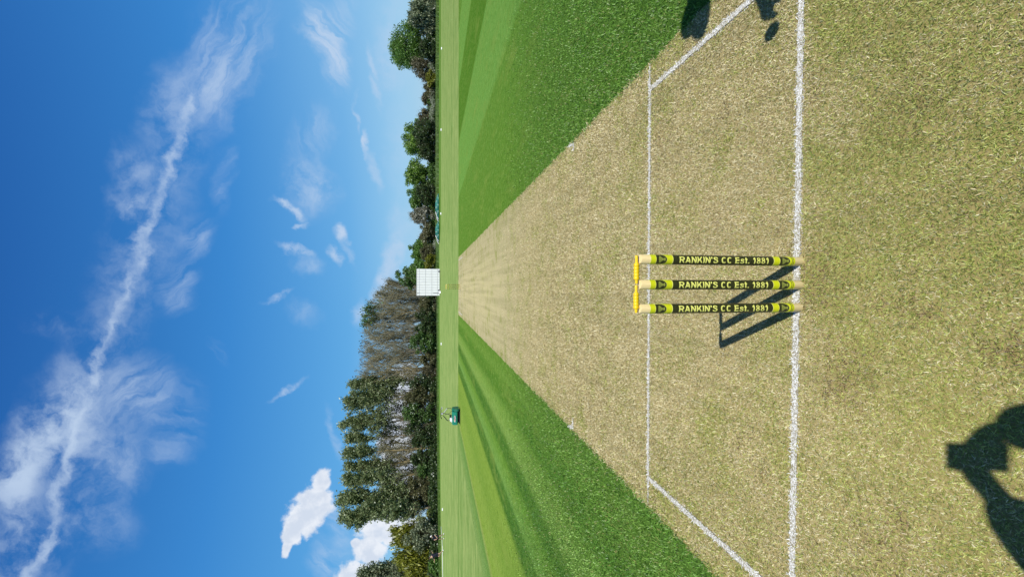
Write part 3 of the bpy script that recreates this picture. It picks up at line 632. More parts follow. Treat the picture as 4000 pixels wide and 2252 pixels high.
# ------------------------------------------------------------------ leaves, wood, trees
def leaf_mat(name, lo, mid, hi, trans=.32):
    m = bpy.data.materials.new(name); m.use_nodes = True; nt = m.node_tree; nt.nodes.clear(); t = NT(nt)
    r = t.n('ShaderNodeAttribute', attribute_name='rnd').outputs['Fac']; c = t.ramp(r, [(0, lo), (.5, mid), (1, hi)])
    pos = t.n('ShaderNodeNewGeometry').outputs['Position']; c = t.mix(t.ss(t.noise(pos, .8, 3, .6), .4, .7, 0, .4), c, lo)
    d = t.n('ShaderNodeBsdfDiffuse'); t.link(c, d.inputs[0]); tr = t.n('ShaderNodeBsdfTranslucent'); t.link(c, tr.inputs[0])
    gl = t.n('ShaderNodeBsdfGlossy'); gl.inputs['Roughness'].default_value = .42; gl.inputs['Color'].default_value = (.75, .8, .8, 1)
    a = t.n('ShaderNodeMixShader'); a.inputs[0].default_value = trans; t.link(d.outputs[0], a.inputs[1]); t.link(tr.outputs[0], a.inputs[2])
    b_ = t.n('ShaderNodeMixShader'); b_.inputs[0].default_value = .05; t.link(a.outputs[0], b_.inputs[1]); t.link(gl.outputs[0], b_.inputs[2])
    o = t.n('ShaderNodeOutputMaterial'); t.link(b_.outputs[0], o.inputs[0]); return m
def bark_mat(name, a, b_):
    m = bpy.data.materials.new(name); m.use_nodes = True; t = NT(m.node_tree); p_ = m.node_tree.nodes['Principled BSDF']
    pos = t.n('ShaderNodeNewGeometry').outputs['Position']; t.link(t.ramp(t.noise(t.mapping(pos, scale=(4, 4, 1.2)), 1.5, 5, .65), [(.35, a), (.65, b_)]), p_.inputs['Base Color'])
    p_.inputs['Roughness'].default_value = .9; p_.inputs['Specular IOR Level'].default_value = .1; return m
L_pop = leaf_mat('poplar_leaves', (.16, .215, .085), (.26, .32, .145), (.38, .43, .23), .42)
L_ivy = leaf_mat('ivy_leaves', (0.038, 0.088, 0.021), (0.096, 0.193, 0.038), (0.193, 0.315, 0.079))
L_oak = leaf_mat('oak_leaves', (.075, .155, .025), (.13, .265, .042), (.22, .38, .075), .40)
L_lime = leaf_mat('fresh_leaves', (.085, .165, .024), (.18, .32, .042), (.31, .47, .085))
L_olive = leaf_mat('olive_leaves', (.095, .100, .040), (.165, .17, .070), (.26, .25, .12), .38)
L_dark = leaf_mat('dark_leaves', (.030, .055, .018), (.065, .115, .032), (.13, .19, .06), .36)
L_brown = leaf_mat('brown_twig_buds', (.070, .065, .032), (.145, .135, .070), (.25, .235, .13))
L_will = leaf_mat('willow_leaves', (.11, .13, .014), (.26, .28, .028), (.42, .42, .06), .4)
L_silv = leaf_mat('silver_leaves', (0.096, 0.123, 0.067), (0.228, 0.271, 0.149), (0.525, 0.578, 0.385))
L_blos = leaf_mat('blossom', (0.123, 0.131, 0.079), (0.315, 0.315, 0.210), (0.700, 0.700, 0.700))
B_grey = bark_mat('grey_bark', (.15, .125, .085), (.30, .25, .17))
B_ochre = bark_mat('ochre_bark', (.20, .155, .075), (.42, .34, .18))
B_twig = bark_mat('twig_bark', (.21, .195, .12), (.38, .355, .23))
B_bush = bark_mat('bush_twig_bark', (.10, .090, .052), (.20, .185, .115))
B_dark = bark_mat('dark_bark', (.035, .028, .02), (.085, .068, .045))

def prisms(seg, k=3):
    """seg rows: p0(3) p1(3) r0 r1 -> tubes with k sides"""
    seg = np.asarray(seg, float); p0, p1, r0, r1 = seg[:, 0:3], seg[:, 3:6], seg[:, 6], seg[:, 7]; d = p1-p0; L = np.linalg.norm(d, axis=1, keepdims=True)+1e-9; d = d/L
    up = np.where(np.abs(d[:, 2:3]) > .9, np.array([[1., 0, 0]]), np.array([[0, 0, 1.]])); a = np.cross(d, up); a /= np.linalg.norm(a, axis=1, keepdims=True)+1e-9; b_ = np.cross(d, a); n = len(seg)
    V = np.empty((n, 2*k, 3))
    for i in range(k):
        e = a*math.cos(2*math.pi*i/k)+b_*math.sin(2*math.pi*i/k); V[:, i] = p0+e*r0[:, None]; V[:, k+i] = p1+e*r1[:, None]
    base = np.arange(n)[:, None]*2*k; F = np.concatenate([base+np.array([[i, (i+1) % k, k+(i+1) % k, k+i]]) for i in range(k)], 0)
    return V.reshape(-1, 3), F
def leaf_quads(P, size, R, stretch=1.5, droop=False, up=.5):
    n = len(P); s = size*R.uniform(.6, 1.35, n)
    nrm = R.normal(size=(n, 3)); nrm[:, 2] += up; nrm /= np.linalg.norm(nrm, axis=1, keepdims=True)
    d = R.normal(size=(n, 3))
    if droop == 'up': d = d*.6+np.array([0, 0, .8])
    elif droop: d = d*.25+np.array([0, 0, -1.0])
    d -= nrm*np.sum(d*nrm, 1, keepdims=True); d /= np.linalg.norm(d, axis=1, keepdims=True)+1e-9; e = np.cross(nrm, d)
    a, b_ = d*(s*stretch/2)[:, None], e*(s/2)[:, None]
    V = np.stack([P-a, P+b_-a*.1, P+a, P-b_-a*.1], 1); F = np.arange(4*n).reshape(n, 4)
    return V.reshape(-1, 3), F, np.repeat(np.clip(R.normal(.5, .25, n), 0, 1), 4)

def poplar(x, y, H, spread, label, seed, group, leaf_lo=.45, dens=1.0, twigs=1.0, lean=0.0, bark=None, leaf=None, name='poplar_tree', lowest=.2, r=.2, droop_out=0.0, lsize=.20):
    R = np.random.default_rng(seed); root = empty(name, (x, y, 0), label, 'tree', group)
    big, small, tips = [], [], []
    stems = []
    ns = 1 if spread < 1.8 else 2
    for s_ in range(ns):
        p = np.array([0., 0., -0.1]); pts = [p]; az = R.uniform(0, 6.28); off = 0.0 if ns == 1 else (s_-.5)*spread*.55
        for i in range(1, 13):
            f = i/12; p = np.array([lean*H*f**1.3 + off*f**.8 + R.normal(0, .07)*f*2, R.normal(0, .15)*f, H*(.96-.06*s_)*f]); pts.append(p)
        stems.append(pts)
        for i in range(12):
            ra, rb = r*(1-.92*(i/12)), r*(1-.92*((i+1)/12)); big.append([*pts[i], *pts[i+1], ra, rb])
    nb = int(64*twigs)
    for j in range(nb):
        pts = stems[j % ns]; f = R.uniform(lowest, .97); i = min(int(f*12), 11); q = pts[i]+(pts[i+1]-pts[i])*(f*12-i)
        az = R.uniform(0, 6.28); prof = math.sin(math.pi*min(1, (f-lowest+.12)/(1.12-lowest))**.8)
        L = spread*(.45+.9*prof)*R.uniform(.6, 1.1)*1.25; el = R.uniform(.75, 1.15)-droop_out; dv = np.array([math.cos(az)*math.cos(el), math.sin(az)*math.cos(el), math.sin(el)])
        r0 = max(.018, .05*(1-f)+.015); cur = q; d = dv
        for k in range(4):
            nxt = cur+d*L/4; big.append([*cur, *nxt, r0*(1-k*.2), r0*(1-(k+1)*.2)]); 
            for _ in range(3):
                t0 = cur+(nxt-cur)*R.random(); td = d+R.normal(0, .42, 3)+np.array([0, 0, .30]); td /= np.linalg.norm(td); tl = R.uniform(.5, 1.25)*(.6+spread*.18); te = t0+td*tl
                small.append([*t0, *te, .016, .006]); tips.append(te); tips.append(t0+td*tl*.6)
                for _ in range(3):
                    u0 = t0+td*tl*R.uniform(.25, .95); ud = td+R.normal(0, .5, 3)+np.array([0, 0, .2]); ud /= np.linalg.norm(ud); ue = u0+ud*R.uniform(.3, .75); small.append([*u0, *ue, .009, .004]); tips.append(ue)
            cur = nxt; d = d+R.normal(0, .14, 3)+np.array([0, 0, .16]); d /= np.linalg.norm(d)
    V1, F1 = prisms(big, 5); V2, F2 = prisms(small, 3)
    link('trunk', pymesh('trunk', V1, F1), bark or B_grey, root)
    link('twigs', pymesh('twigs', V2, F2), B_twig, root)
    tips = np.array(tips); hf = tips[:, 2]/H
    pr = np.clip((hf-leaf_lo)/.16+R.normal(0, .3, len(tips)), 0, 1)*dens
    n = R.poisson(pr*2.3); P = np.repeat(tips, n, 0); P = P+R.normal(0, .15, P.shape)*np.array([1, 1, 1.3])
    if len(P):
        V, F, rd_ = leaf_quads(P, lsize, R, 1.9, 'up', up=1.0); link('crown', pymesh('crown', V, F, {'rnd': rd_}), leaf or L_pop, root)
    return root

def clump(x, y, H, wd, label, seed, group, leaf, name='broadleaf_tree', base=.18, dens=1.0, size=.19, dep=None, trunk=.16, bark=None, cat='tree', twig=0.0, droop=False, nc=None, crown='crown', stem='trunk', gap=.0, z0=0.0):
    R = np.random.default_rng(seed); root = empty(name, (x, y, z0), label, cat, group); dep = dep or wd; zc = H*(base+1)/2; rz = H*(1-base)/2
    nc = nc or int(26+wd*H*.9); C = []; big, small = [], []
    while len(C) < nc:
        u = R.normal(size=3); u /= np.linalg.norm(u); q = u*R.uniform(.22, 1.12)**.6
        pz = q[2]; wide = 1.0 if pz > -.2 else 1.0-.25*abs(pz)
        C.append(np.array([q[0]*wd/2*wide*.88, q[1]*dep/2*wide*.88, zc+pz*rz*.92]))
    C = np.array(C); cr = (.11*(wd+H)/2+.22)*R.uniform(.65, 1.25, nc)
    th = H*max(base, .05)
    for s_ in range(1 if cat == 'tree' else 4):
        o2 = np.array([0, 0, 0.]) if cat == 'tree' else np.array([R.uniform(-.3, .3)*wd, R.uniform(-.3, .3)*dep, 0]); top = np.array([o2[0]*.8+R.normal(0, .1), o2[1]*.8, th+rz*.35])
        m1 = o2+(top-o2)*.5+R.normal(0, .05, 3); big += [[o2[0], o2[1], -.1, *m1, trunk, trunk*.8], [*m1, *top, trunk*.8, trunk*.55]]
        for c_ in C[s_::(1 if cat == 'tree' else 4)]:
            f = R.uniform(.3, 1); a = o2+(top-o2)*f; md = (a+c_)/2+np.array([0, 0, .08*H])*R.uniform(-.2, 1)+R.normal(0, .12, 3); rr = trunk*.30*R.uniform(.5, 1)
            big += [[*a, *md, rr, rr*.7], [*md, *c_, rr*.7, rr*.3]]
            for _ in range(3): e = c_+R.normal(0, .55, 3)*np.mean(cr); small.append([*md, *e, .015, .006])
    if twig:
        for c_, r_ in zip(C, cr):
            for _ in range(int(26*twig)):
                s0 = c_+R.normal(0, .35, 3)*r_; dv = R.normal(0, .6, 3)+(c_-np.array([0, 0, zc*.6]))/max(wd, H)*1.3; dv[2] += .25; dv /= np.linalg.norm(dv)
                e = s0+dv*R.uniform(.5, 1.4)*r_; small.append([*s0, *e, .014, .005])
                for _ in range(2): u0 = s0+(e-s0)*R.random(); ud = dv+R.normal(0, .6, 3); ud /= np.linalg.norm(ud); small.append([*u0, *(u0+ud*r_*.5), .009, .004])
    n = R.poisson(105*dens*(cr/np.mean(cr))**2); idx = np.repeat(np.arange(nc), n); N = len(idx)
    u = R.normal(size=(N, 3)); u /= np.linalg.norm(u, axis=1, keepdims=True); rad = R.random(N)**.45; P = C[idx]+u*(cr[idx]*rad*.95)[:, None]*np.array([1.1, 1.1, .85])
    if droop: P[:, 2] -= R.random(N)**1.3*H*.30
    P[:, 2] = np.maximum(P[:, 2], .05+.15*R.random(N))
    V1, F1 = prisms(big, 5); b1 = bark or B_grey
    if small: V2, F2 = prisms(small, 5); F2 = F2+len(V1); V1 = np.concatenate([V1, V2]); F1 = np.concatenate([F1, F2])
    link(stem, pymesh(stem, V1, F1), b1, root)
    V, F, rd_ = leaf_quads(P, size, R, 1.5 if not droop else 3.4, droop); link(crown, pymesh(crown, V, F, {'rnd': rd_}), leaf, root)
    return root

def yline(py):            # distance of the tree line on the left of the field
    return float(np.interp(py, [1050, 1450, 1650, 1800, 2000, 2252], [86, 85, 82, 77, 71, 64]))
def dims(py, hw, top, Y):
    p_ = at(top, py, Y); q0, q1 = at(1680, py-hw, Y), at(1680, py+hw, Y); return p_.x, p_.z, abs(q0.x-q1.x)
G_bare, G_leaf = 'bare poplars in the tall row', 'leafy poplars in the tall row'
POP = [ # py, half width, top px, dY, label, leaf_lo, dens, twigs, lean, bark
 (1495, 40, 1372, 2, 'leafy poplar at the bare end of the tall leafy row, its outer side sloping down', .42, 1.1, 1.1, .0, B_grey, L_pop),
 (1560, 62, 1333, 0, 'broad leafy poplar towering directly behind the green mower', .50, 1.25, 1.25, .0, B_grey, L_pop),
 (1650, 58, 1337, 1, 'tall leafy poplar with bare lower limbs, next to the one behind the mower', .55, 1.1, 1.2, .0, B_grey, L_pop),
 (1712, 34, 1352, 3, 'slim half bare poplar in the gap where white cloud shows through', .72, .8, 1.0, .0, B_grey, L_pop),
 (1770, 40, 1341, 0, 'poplar with a leafy tip above long bare upswept limbs', .74, 1.2, 1.2, .0, B_ochre, L_pop),
 (1822, 36, 1352, 2, 'twin stemmed poplar with ochre trunks and thin green top', .60, .9, 1.2, -.01, B_ochre, L_pop),
 (1872, 42, 1340, 0, 'leafy poplar with a pale straight trunk, third from the open cloud gap', .50, 1.1, 1.1, .0, B_ochre, L_pop),
 (1945, 50, 1326, 1, 'highest leafy poplar of the row with a leaning ochre trunk', .34, 1.35, 1.2, .01, B_ochre, L_pop),
 (2018, 46, 1338, 0, 'leafy poplar ending the tall row above the yellow willows', .30, 1.35, 1.15, -.02, B_grey, L_pop),
 (2238, 46, 1418, 4, 'grey green poplar rising behind the yellow willows at the field corner', .30, 1.1, 1.0, .0, B_grey, L_silv)]
for i, (py, hw, top, dY, lab, lo, dn, tw, ln, bk, lf) in enumerate(POP):
    Y = yline(py)+dY; x, H, wd = dims(py, hw, top, Y); poplar(x-ln*H, Y, H, wd*.38, lab, 100+i, G_leaf, lo-.06, dn*.85, tw*1.2, ln, bk, lf, lowest=.13)
BARE = [(1448, 36, 1402, 0, 'tallest bare twiggy tree, beside the first leafy poplar'), (1412, 36, 1416, 4, 'bare twiggy tree with fine grey branches, second from the leafy poplars'), (1372, 38, 1419, 0, 'bare upswept tree with pale cloud behind its middle branches'),
 (1332, 36, 1421, 3, 'bare tree with dense brown upper twigs over the mid green bush'), (1292, 38, 1420, 0, 'bare tree with slightly greener twigs near the middle of the bare row'), (1252, 36, 1428, 3, 'bare tree with ivy tufts at its very top'),
 (1215, 38, 1436, 0, 'brown twiggy tree with a pale forked trunk'), (1178, 36, 1452, 3, 'brown twiggy tree where the row starts to slope down to the screen'), (1142, 34, 1482, 0, 'shorter brown twiggy tree rising beside the sight screen'), (1108, 30, 1520, 2, 'sparse twiggy tree sticking up directly above the sight screen')]
for i, (py, hw, top, dY, lab) in enumerate(BARE):
    Y = yline(py)+dY; x, H, wd = dims(py, hw, top, Y)
    poplar(x, Y, H, wd*.58, lab, 200+i, G_bare, .86 if i in (5, 6) else .97, .40 if i in (5, 6) else .12, 1.7, 0, B_ochre if i % 3 == 0 else B_grey, L_ivy if i in (5, 6) else L_brown, 'bare_tree', .16, .17)
# thin olive trees filling the gaps between the leafy trunks
for i, (py, top) in enumerate([(1535, 1452), (1605, 1462), (1690, 1490), (1745, 1478), (1800, 1500), (1850, 1470), (1905, 1482), (1985, 1470)]):
    Y = yline(py)+6; x, H, wd = dims(py, 38, top, Y)
    poplar(x, Y, H, wd*.5, ['between the bare row and the poplar behind the mower', 'behind the mower, second nearest the screen of its kind', 'at the screen side of the white cloud gap', 'in the middle of the white cloud gap', 'between the two ochre trunks', 'beside the pale straight trunk', 'between the pale straight trunk and the leaning trunk', 'at the open end of the tall row by the willows'][i].join(['thin olive tree ', '']), 260+i, 'thin olive trees behind the leafy poplars', .12, .20, .75, 0, B_grey, L_olive, 'olive_tree', .08, .14)
# second rank seen through the bare row
for i, (py, top) in enumerate([(1470, 1440), (1390, 1455), (1310, 1450), (1235, 1462), (1160, 1500)]):
    Y = yline(py)+9; x, H, wd = dims(py, 40, top, Y)
    poplar(x, Y, H, wd*.45, ['hazy grey tree far back, between the leafy and bare rows', 'thin tree standing behind the bare row, second from the poplars', 'thin tree standing behind the middle of the bare row', 'thin tree standing behind the ivy topped bare tree', 'thin tree standing behind the slope of the bare row'][i], 240+i, 'trees behind the bare row', .97, .3, 1.2, 0, B_dark, L_brown, 'bare_tree', .1, .16)

DEF = dict(name='broadleaf_tree')
TREES = [ # py, hw, top, Y, leaf, label, kwargs
 (1082, 44, 1545, 83, L_ivy, 'dark green tree rising directly behind the sight screen', dict(base=.1, dens=1.1)),
 (1040, 30, 1592, 81, L_oak, 'green tree just beside the upper edge of the sight screen in the picture', dict(base=.15)),
 (975, 50, 1597, 84, L_oak, 'round mid green tree, second from the sight screen along the hedgerow', dict(base=.12, dens=1.1)),
 (772, 50, 1583, 86, L_oak, 'green tree peeking over a dark brown bush behind the nearer teal cover', dict(base=.12)),
 (678, 64, 1573, 86, L_lime, 'rounded fresh green tree with a thin pale trunk, middle of the hedgerow', dict(base=.16, dens=1.0, gap=.2)),
 (540, 78, 1571, 86, L_lime, 'wide bright green domed tree beyond the dark thorn bush', dict(base=.15, dens=1.1)),
 (180, 98, 1520, 87, L_oak, 'tallest green oak of the hedgerow near the top of the picture', dict(base=.14, dens=1.15, nc=110)),
 (45, 66, 1592, 80, L_silv, 'silvery drooping willow at the top edge of the picture', dict(base=.05, droop=True, dens=.9, name='willow_tree')),
 (-40, 60, 1580, 82, L_silv, 'silvery willow cut off by the top edge of the picture', dict(base=.05, droop=True, dens=.9, name='willow_tree')),
 (2092, 52, 1508, 68, L_will, 'yellow green willow behind the silvery bush and the two runners', dict(base=.05, droop=True, dens=1.0, name='willow_tree')),
 (2185, 62, 1528, 66, L_will, 'broad yellow willow with hanging fronds at the field corner', dict(base=.03, droop=True, dens=1.1, name='willow_tree')),
 (2275, 55, 1560, 64, L_will, 'yellow willow cut off by the bottom edge of the picture', dict(base=.03, droop=True, dens=1.0, name='willow_tree'))]
for i, (py, hw, top, Y, lf, lab, kw) in enumerate(TREES):
    x, H, wd = dims(py, hw, top, Y); kw['dens'] = kw.get('dens', 1)*1.5; clump(x, Y, H, wd*.94, lab, 300+i, 'trees round the field', lf, **kw)
SHR = [ # py, hw, top, Y, leaf, twig, label
 (1018, 34, 1652, 79, L_will, .3, 'yellowish shrub low beside the sight screen'),
 (985, 32, 1645, 80, L_olive, .7, 'brown twiggy shrub between the yellowish shrub and the teal covers'),
 (905, 40, 1628, 82, L_olive, .8, 'dense grey brown thorn bush behind the first teal cover from the screen'),
 (840, 40, 1606, 83, L_blos, .9, 'grey blossoming thorn bush standing between two green trees'),
 (752, 44, 1626, 81, L_dark, .6, 'olive brown bush in front of a green tree by the teal covers'),
 (520, 60, 1618, 81, L_dark, .7, 'wide dark thorn bush in front of the domed tree'),
 (590, 34, 1640, 81, L_dark, .6, 'dark low bush filling the gap between two domed trees'),
 (462, 34, 1630, 84, L_brown, 1.0, 'thin bare twiggy bush beside the distant house'),
 (385, 30, 1645, 84, L_brown, 1.0, 'open twiggy bush with bare tips beyond the white flowers'),
 (345, 34, 1655, 82, L_olive, .7, 'low olive hedge bush at the open gap in the hedgerow'),
 (305, 30, 1662, 80, L_will, .5, 'ochre green bush at the foot of the grey twiggy tree'),
 (262, 46, 1606, 83, L_brown, .9, 'grey twiggy thorn tree sloping down beside the tall oak'),
 (185, 40, 1640, 80, L_dark, .4, 'dark green bush under the tall oak'),
 (90, 46, 1615, 82, L_silv, .6, 'silvery bush between the oak and the drooping willow'),
 (1150, 34, 1655, 82, L_dark, .4, 'dark bush low beside the lower edge of the sight screen'),
 (1190, 36, 1640, 82, L_olive, .8, 'tangled olive bush under the sloping bare trees'),
 (1235, 36, 1625, 82, L_dark, .6, 'dark ivy covered bush under the pale forked trunk'),
 (1285, 38, 1620, 82, L_dark, .5, 'dark green bush under the middle of the bare row'),
 (1340, 46, 1600, 81, L_ivy, .4, 'bright leaved ivy bush standing out under the bare trees'),
 (1400, 34, 1640, 81, L_olive, .8, 'olive bush between the ivy bush and the purplish bramble'),
 (1450, 32, 1655, 81, L_brown, 1.0, 'purplish brown bramble under the tallest bare tree'),
 (1500, 40, 1590, 81, L_dark, .6, 'dark bush left of the mower handles under the first leafy poplar'),
 (1552, 40, 1575, 80, L_olive, .7, 'olive leaved bush directly behind the mower'),
 (1612, 44, 1572, 79, L_ivy, .5, 'green bush behind the mower under the broad poplar'),
 (1672, 36, 1580, 78, L_dark, .9, 'dark brown bush under the slim half bare poplar'),
 (1720, 36, 1590, 77, L_dark, .7, 'shaded bush at the foot of the leafy tipped poplar'),
 (1790, 34, 1600, 76, L_dark, .6, 'dark bush between the two ochre trunks'),
 (1845, 38, 1605, 75, L_ivy, .4, 'green bush beside the pale straight trunk'),
 (1900, 40, 1585, 74, L_olive, .8, 'tangled olive bush in front of the pale trunked poplar'),
 (1955, 40, 1590, 73, L_olive, .5, 'olive bush around the leaning ochre trunk'),
 (2015, 17, 1655, 69, L_will, .0, 'small lime green weeping bush beside the silvery bush'),
 (2090, 60, 1583, 65.5, L_silv, .3, 'large silvery leaved bush right behind the bending player'),
 (2225, 40, 1675, 61, L_oak, .2, 'low leafy green bush at the foot of the willows')]
for i, (py, hw, top, Y, lf, tw, lab) in enumerate(SHR):
    x, H, wd = dims(py, hw, top, Y)
    tw = max(tw, .5) if 1490 < py < 1970 else tw; clump(x, Y, H, wd*.98, lab, 400+i, 'bushes along the field edge', lf, name='shrub', base=.02, dens=.95 if tw >= .9 else 1.15, size=.18, dep=wd*.8, trunk=.05, bark=B_bush if tw >= .8 else B_dark, cat='shrub', twig=tw*.65, crown='foliage', stem='stems', droop=(lab.startswith('small lime')))
# low hedge line that closes the foot of both tree lines
def low_hedge(pys, Yf, h0, h1, label, leaf, seed, dens=26):
    R = np.random.default_rng(seed); P = []
    for a in np.arange(pys[0], pys[1], 3.0):
        Y = Yf(a); c0 = at(1700, a, Y); hh = R.uniform(h0, h1); n = dens
        P.append(np.stack([c0.x+R.normal(0, .25, n), Y+R.normal(0, .5, n), np.abs(R.random(n))**.8*hh], 1))
    P = np.concatenate(P); V, F, rd_ = leaf_quads(P, .22, R); o = link('hedge_growth', pymesh('hedge_growth', V, F, {'rnd': rd_}), leaf); tag(o, label, 'undergrowth', kind='stuff')
low_hedge((1130, 2250), lambda a: yline(a)-3.5, .7, 1.9, 'dark leafy undergrowth along the foot of the tall trees', L_dark, 1, 40)
low_hedge((-60, 1060), lambda a: 83.0, 1.2, 2.2, 'green hedge undergrowth along the far hedgerow', L_ivy, 2, 44)

# rough grass fringe and white cow parsley
def fringe(name, pys, Yf, depth, h, n, label, m, seed, cat='grass'):
    R = np.random.default_rng(seed); a = R.uniform(pys[0], pys[1], n); Y = np.array([Yf(q) for q in a])+R.random(n)*depth; X = np.array([at(1700, q, yq).x for q, yq in zip(a, Y)])
    hh = h*R.uniform(.5, 1.3, n); az = R.uniform(0, 6.28, n); lx, ly = np.cos(az)*hh*.3, np.sin(az)*hh*.3; wx = R.uniform(.03, .07, n)
    V = np.stack([np.stack([X-wx, Y, 0*X], 1), np.stack([X+wx, Y, 0*X], 1), np.stack([X+lx, Y+ly, hh], 1)], 1).reshape(-1, 3); F = np.arange(3*n).reshape(n, 3)
    o = link(name, pymesh(name, V, F, {'rnd': np.repeat(R.random(n), 3)}), m); tag(o, label, cat, kind='stuff')
L_gr = leaf_mat('rough_grass', (.055, .13, .015), (.12, .22, .035), (.22, .30, .07))
fringe('tall_grass', (1130, 2260), lambda a: yline(a)-8.5, 5.0, .30, 16000, 'fringe of longer grass in front of the tall trees', L_gr, 5)
fringe('tall_grass', (-60, 1060), lambda a: 75.5, 5.5, .50, 18000, 'rough long grass beyond the boundary below the hedgerow', L_gr, 6)
def parsley(pys, Y0, dep, h0, h1, n, seed, label):
    R = np.random.default_rng(seed); a = R.uniform(pys[0], pys[1], n); Y = Y0+R.random(n)*dep; X = np.array([at(1700, q, yq).x for q, yq in zip(a, Y)]); hz = R.uniform(h0, h1, n)*(.75+.35*np.sin(a*.045)*np.sin(a*.013+1))
    k = 8; P = np.repeat(np.stack([X, Y, hz], 1), k, 0)+R.normal(0, .13, (n*k, 3)); V, F, rd_ = leaf_quads(P, .14, R, 1.1, up=1.5)
    st, fs = prisms([[x_, y_, 0, x_, y_, z_, .012, .008] for x_, y_, z_ in zip(X, Y, hz)], 3)
    o = link('cow_parsley', pymesh('cow_parsley', np.concatenate([V, st]), np.concatenate([F, fs+len(V)]), {'rnd': np.concatenate([rd_, np.zeros(len(st))])}), leaf_mat('cow_parsley', (.10, .17, .05), (.42, .46, .34), (.62, .64, .56)))
    tag(o, label, 'wildflowers', kind='stuff')
parsley((150, 620), 80.5, 1.6, .9, 1.7, 900, 11, 'white cow parsley flowering in front of the hedgerow')
parsley((940, 1052), 79, 1.5, .9, 1.5, 240, 12, 'white cow parsley beside the sight screen')

# ------------------------------------------------------------------ teal pitch covers
M_sheet = mat('teal_sheet', (.018, .14, .115), .45, spec=.4, var=.25, scale=1.5, bump=.3)
def cover(pa, pb, top, Y, label):
    A, B = at(1716, pb, Y), at(1716, pa, Y); wd = B.x-A.x; H = at(top, (pa+pb)/2, Y).z; D = 3.4
    root = empty('pitch_cover', ((A.x+B.x)/2, Y, 0), label, 'cover', 'mobile pitch covers')
    b = bmesh.new(); nu, nv = 28, 8; grid = []
    for j in range(nv+1):
        row = []
        for i in range(nu+1):
            u = -1+2*i/nu; v = j/nv; fold = .05*math.sin(i*1.9+j*.8)*math.sin(math.pi*i/nu)
            z = .16+(H-.16)*max(0, (1-abs(u)**2.0))**.75*(1-.30*v)+fold*.5
            row.append(b.verts.new((u*wd/2, -D/2+v*D+.15*math.sin(i*.9), z)))
        grid.append(row)
    fr = [b.verts.new((-wd/2+wd*i/nu, -D/2-.05, .12)) for i in range(nu+1)]
    for i in range(nu): b.faces.new((fr[i], fr[i+1], grid[0][i+1], grid[0][i]))
    for j in range(nv):
        for i in range(nu): b.faces.new((grid[j][i], grid[j][i+1], grid[j+1][i+1], grid[j+1][i]))
    me = bpy.data.meshes.new('sheet'); b.to_mesh(me); b.free(); link('sheet', me, M_sheet, root, True)
    rib = MB(); pts = [(-wd/2*(1-.55*t), -D/2-.07, .14+(H-.10)*(max(0, 1-(1-.55*t)**2))**.75) for t in np.linspace(0, 1, 12)]; rib.tube(pts, .045, 8)
    rib.tube([(p_[0]-.35, -D/2+1.2, max(.08, p_[2]-.12)) for p_ in pts[:9]], .045, 8); rib.done('white_hoop', M_white, root)
    fb = MB(); fb.box((0, -D/2+.05, .13), (wd*.98, .06, .07)); fb.box((0, D/2-.05, .13), (wd*.98, .06, .07)); fb.done('base_frame', M_tube, root)
    for x in (-wd*.28, wd*.12):
        for y in (-D/2+.02, D/2-.02): MB().lathe([(.05, -.05), (.13, -.05), (.14, 0), (.13, .05), (.05, .05)], (x, y, .14), 'Y', 14).done('wheel', M_black, root)
cover(764, 861, 1700, 72.5, 'teal pitch cover humped on the grass, the longer one, farther from the sight screen')
cover(869, 945, 1700, 70.5, 'teal pitch cover with white hoops and dark wheels, nearer the sight screen')

# boundary markers and rope
for px, py, lab in ((1723.5, 1342, 'white boundary marker below the bare trees'), (1728.5, 1987, 'white boundary marker below the leafy poplars'), (1723, 507, 'white boundary marker below the domed tree'),
                    (1722, 834, 'white boundary marker in front of the teal covers'), (1725, 190, 'white boundary marker below the tall oak')):
    p_ = ground_at(px+1.5, py); o = MB().prism([(-.08, 0), (.08, 0), (.03, .11), (-.03, .11)], -.15, .15).done('boundary_marker', M_white, None, bevel=.012); o.location = (p_.x, p_.y, 0.0); tag(o, lab, 'marker', 'boundary markers')
rope_pts = [ground_at(q[0], q[1]) for q in ((1724, 2055), (1726.5, 2085), (1729, 2130), (1729.5, 2180), (1731, 2260), (1733, 2330))]
o = MB().tube([(p_.x, p_.y, .03) for p_ in rope_pts], .032, 8).done('boundary_rope', M_white, None, True); tag(o, 'white boundary rope lying on the grass by the two runners', 'rope')

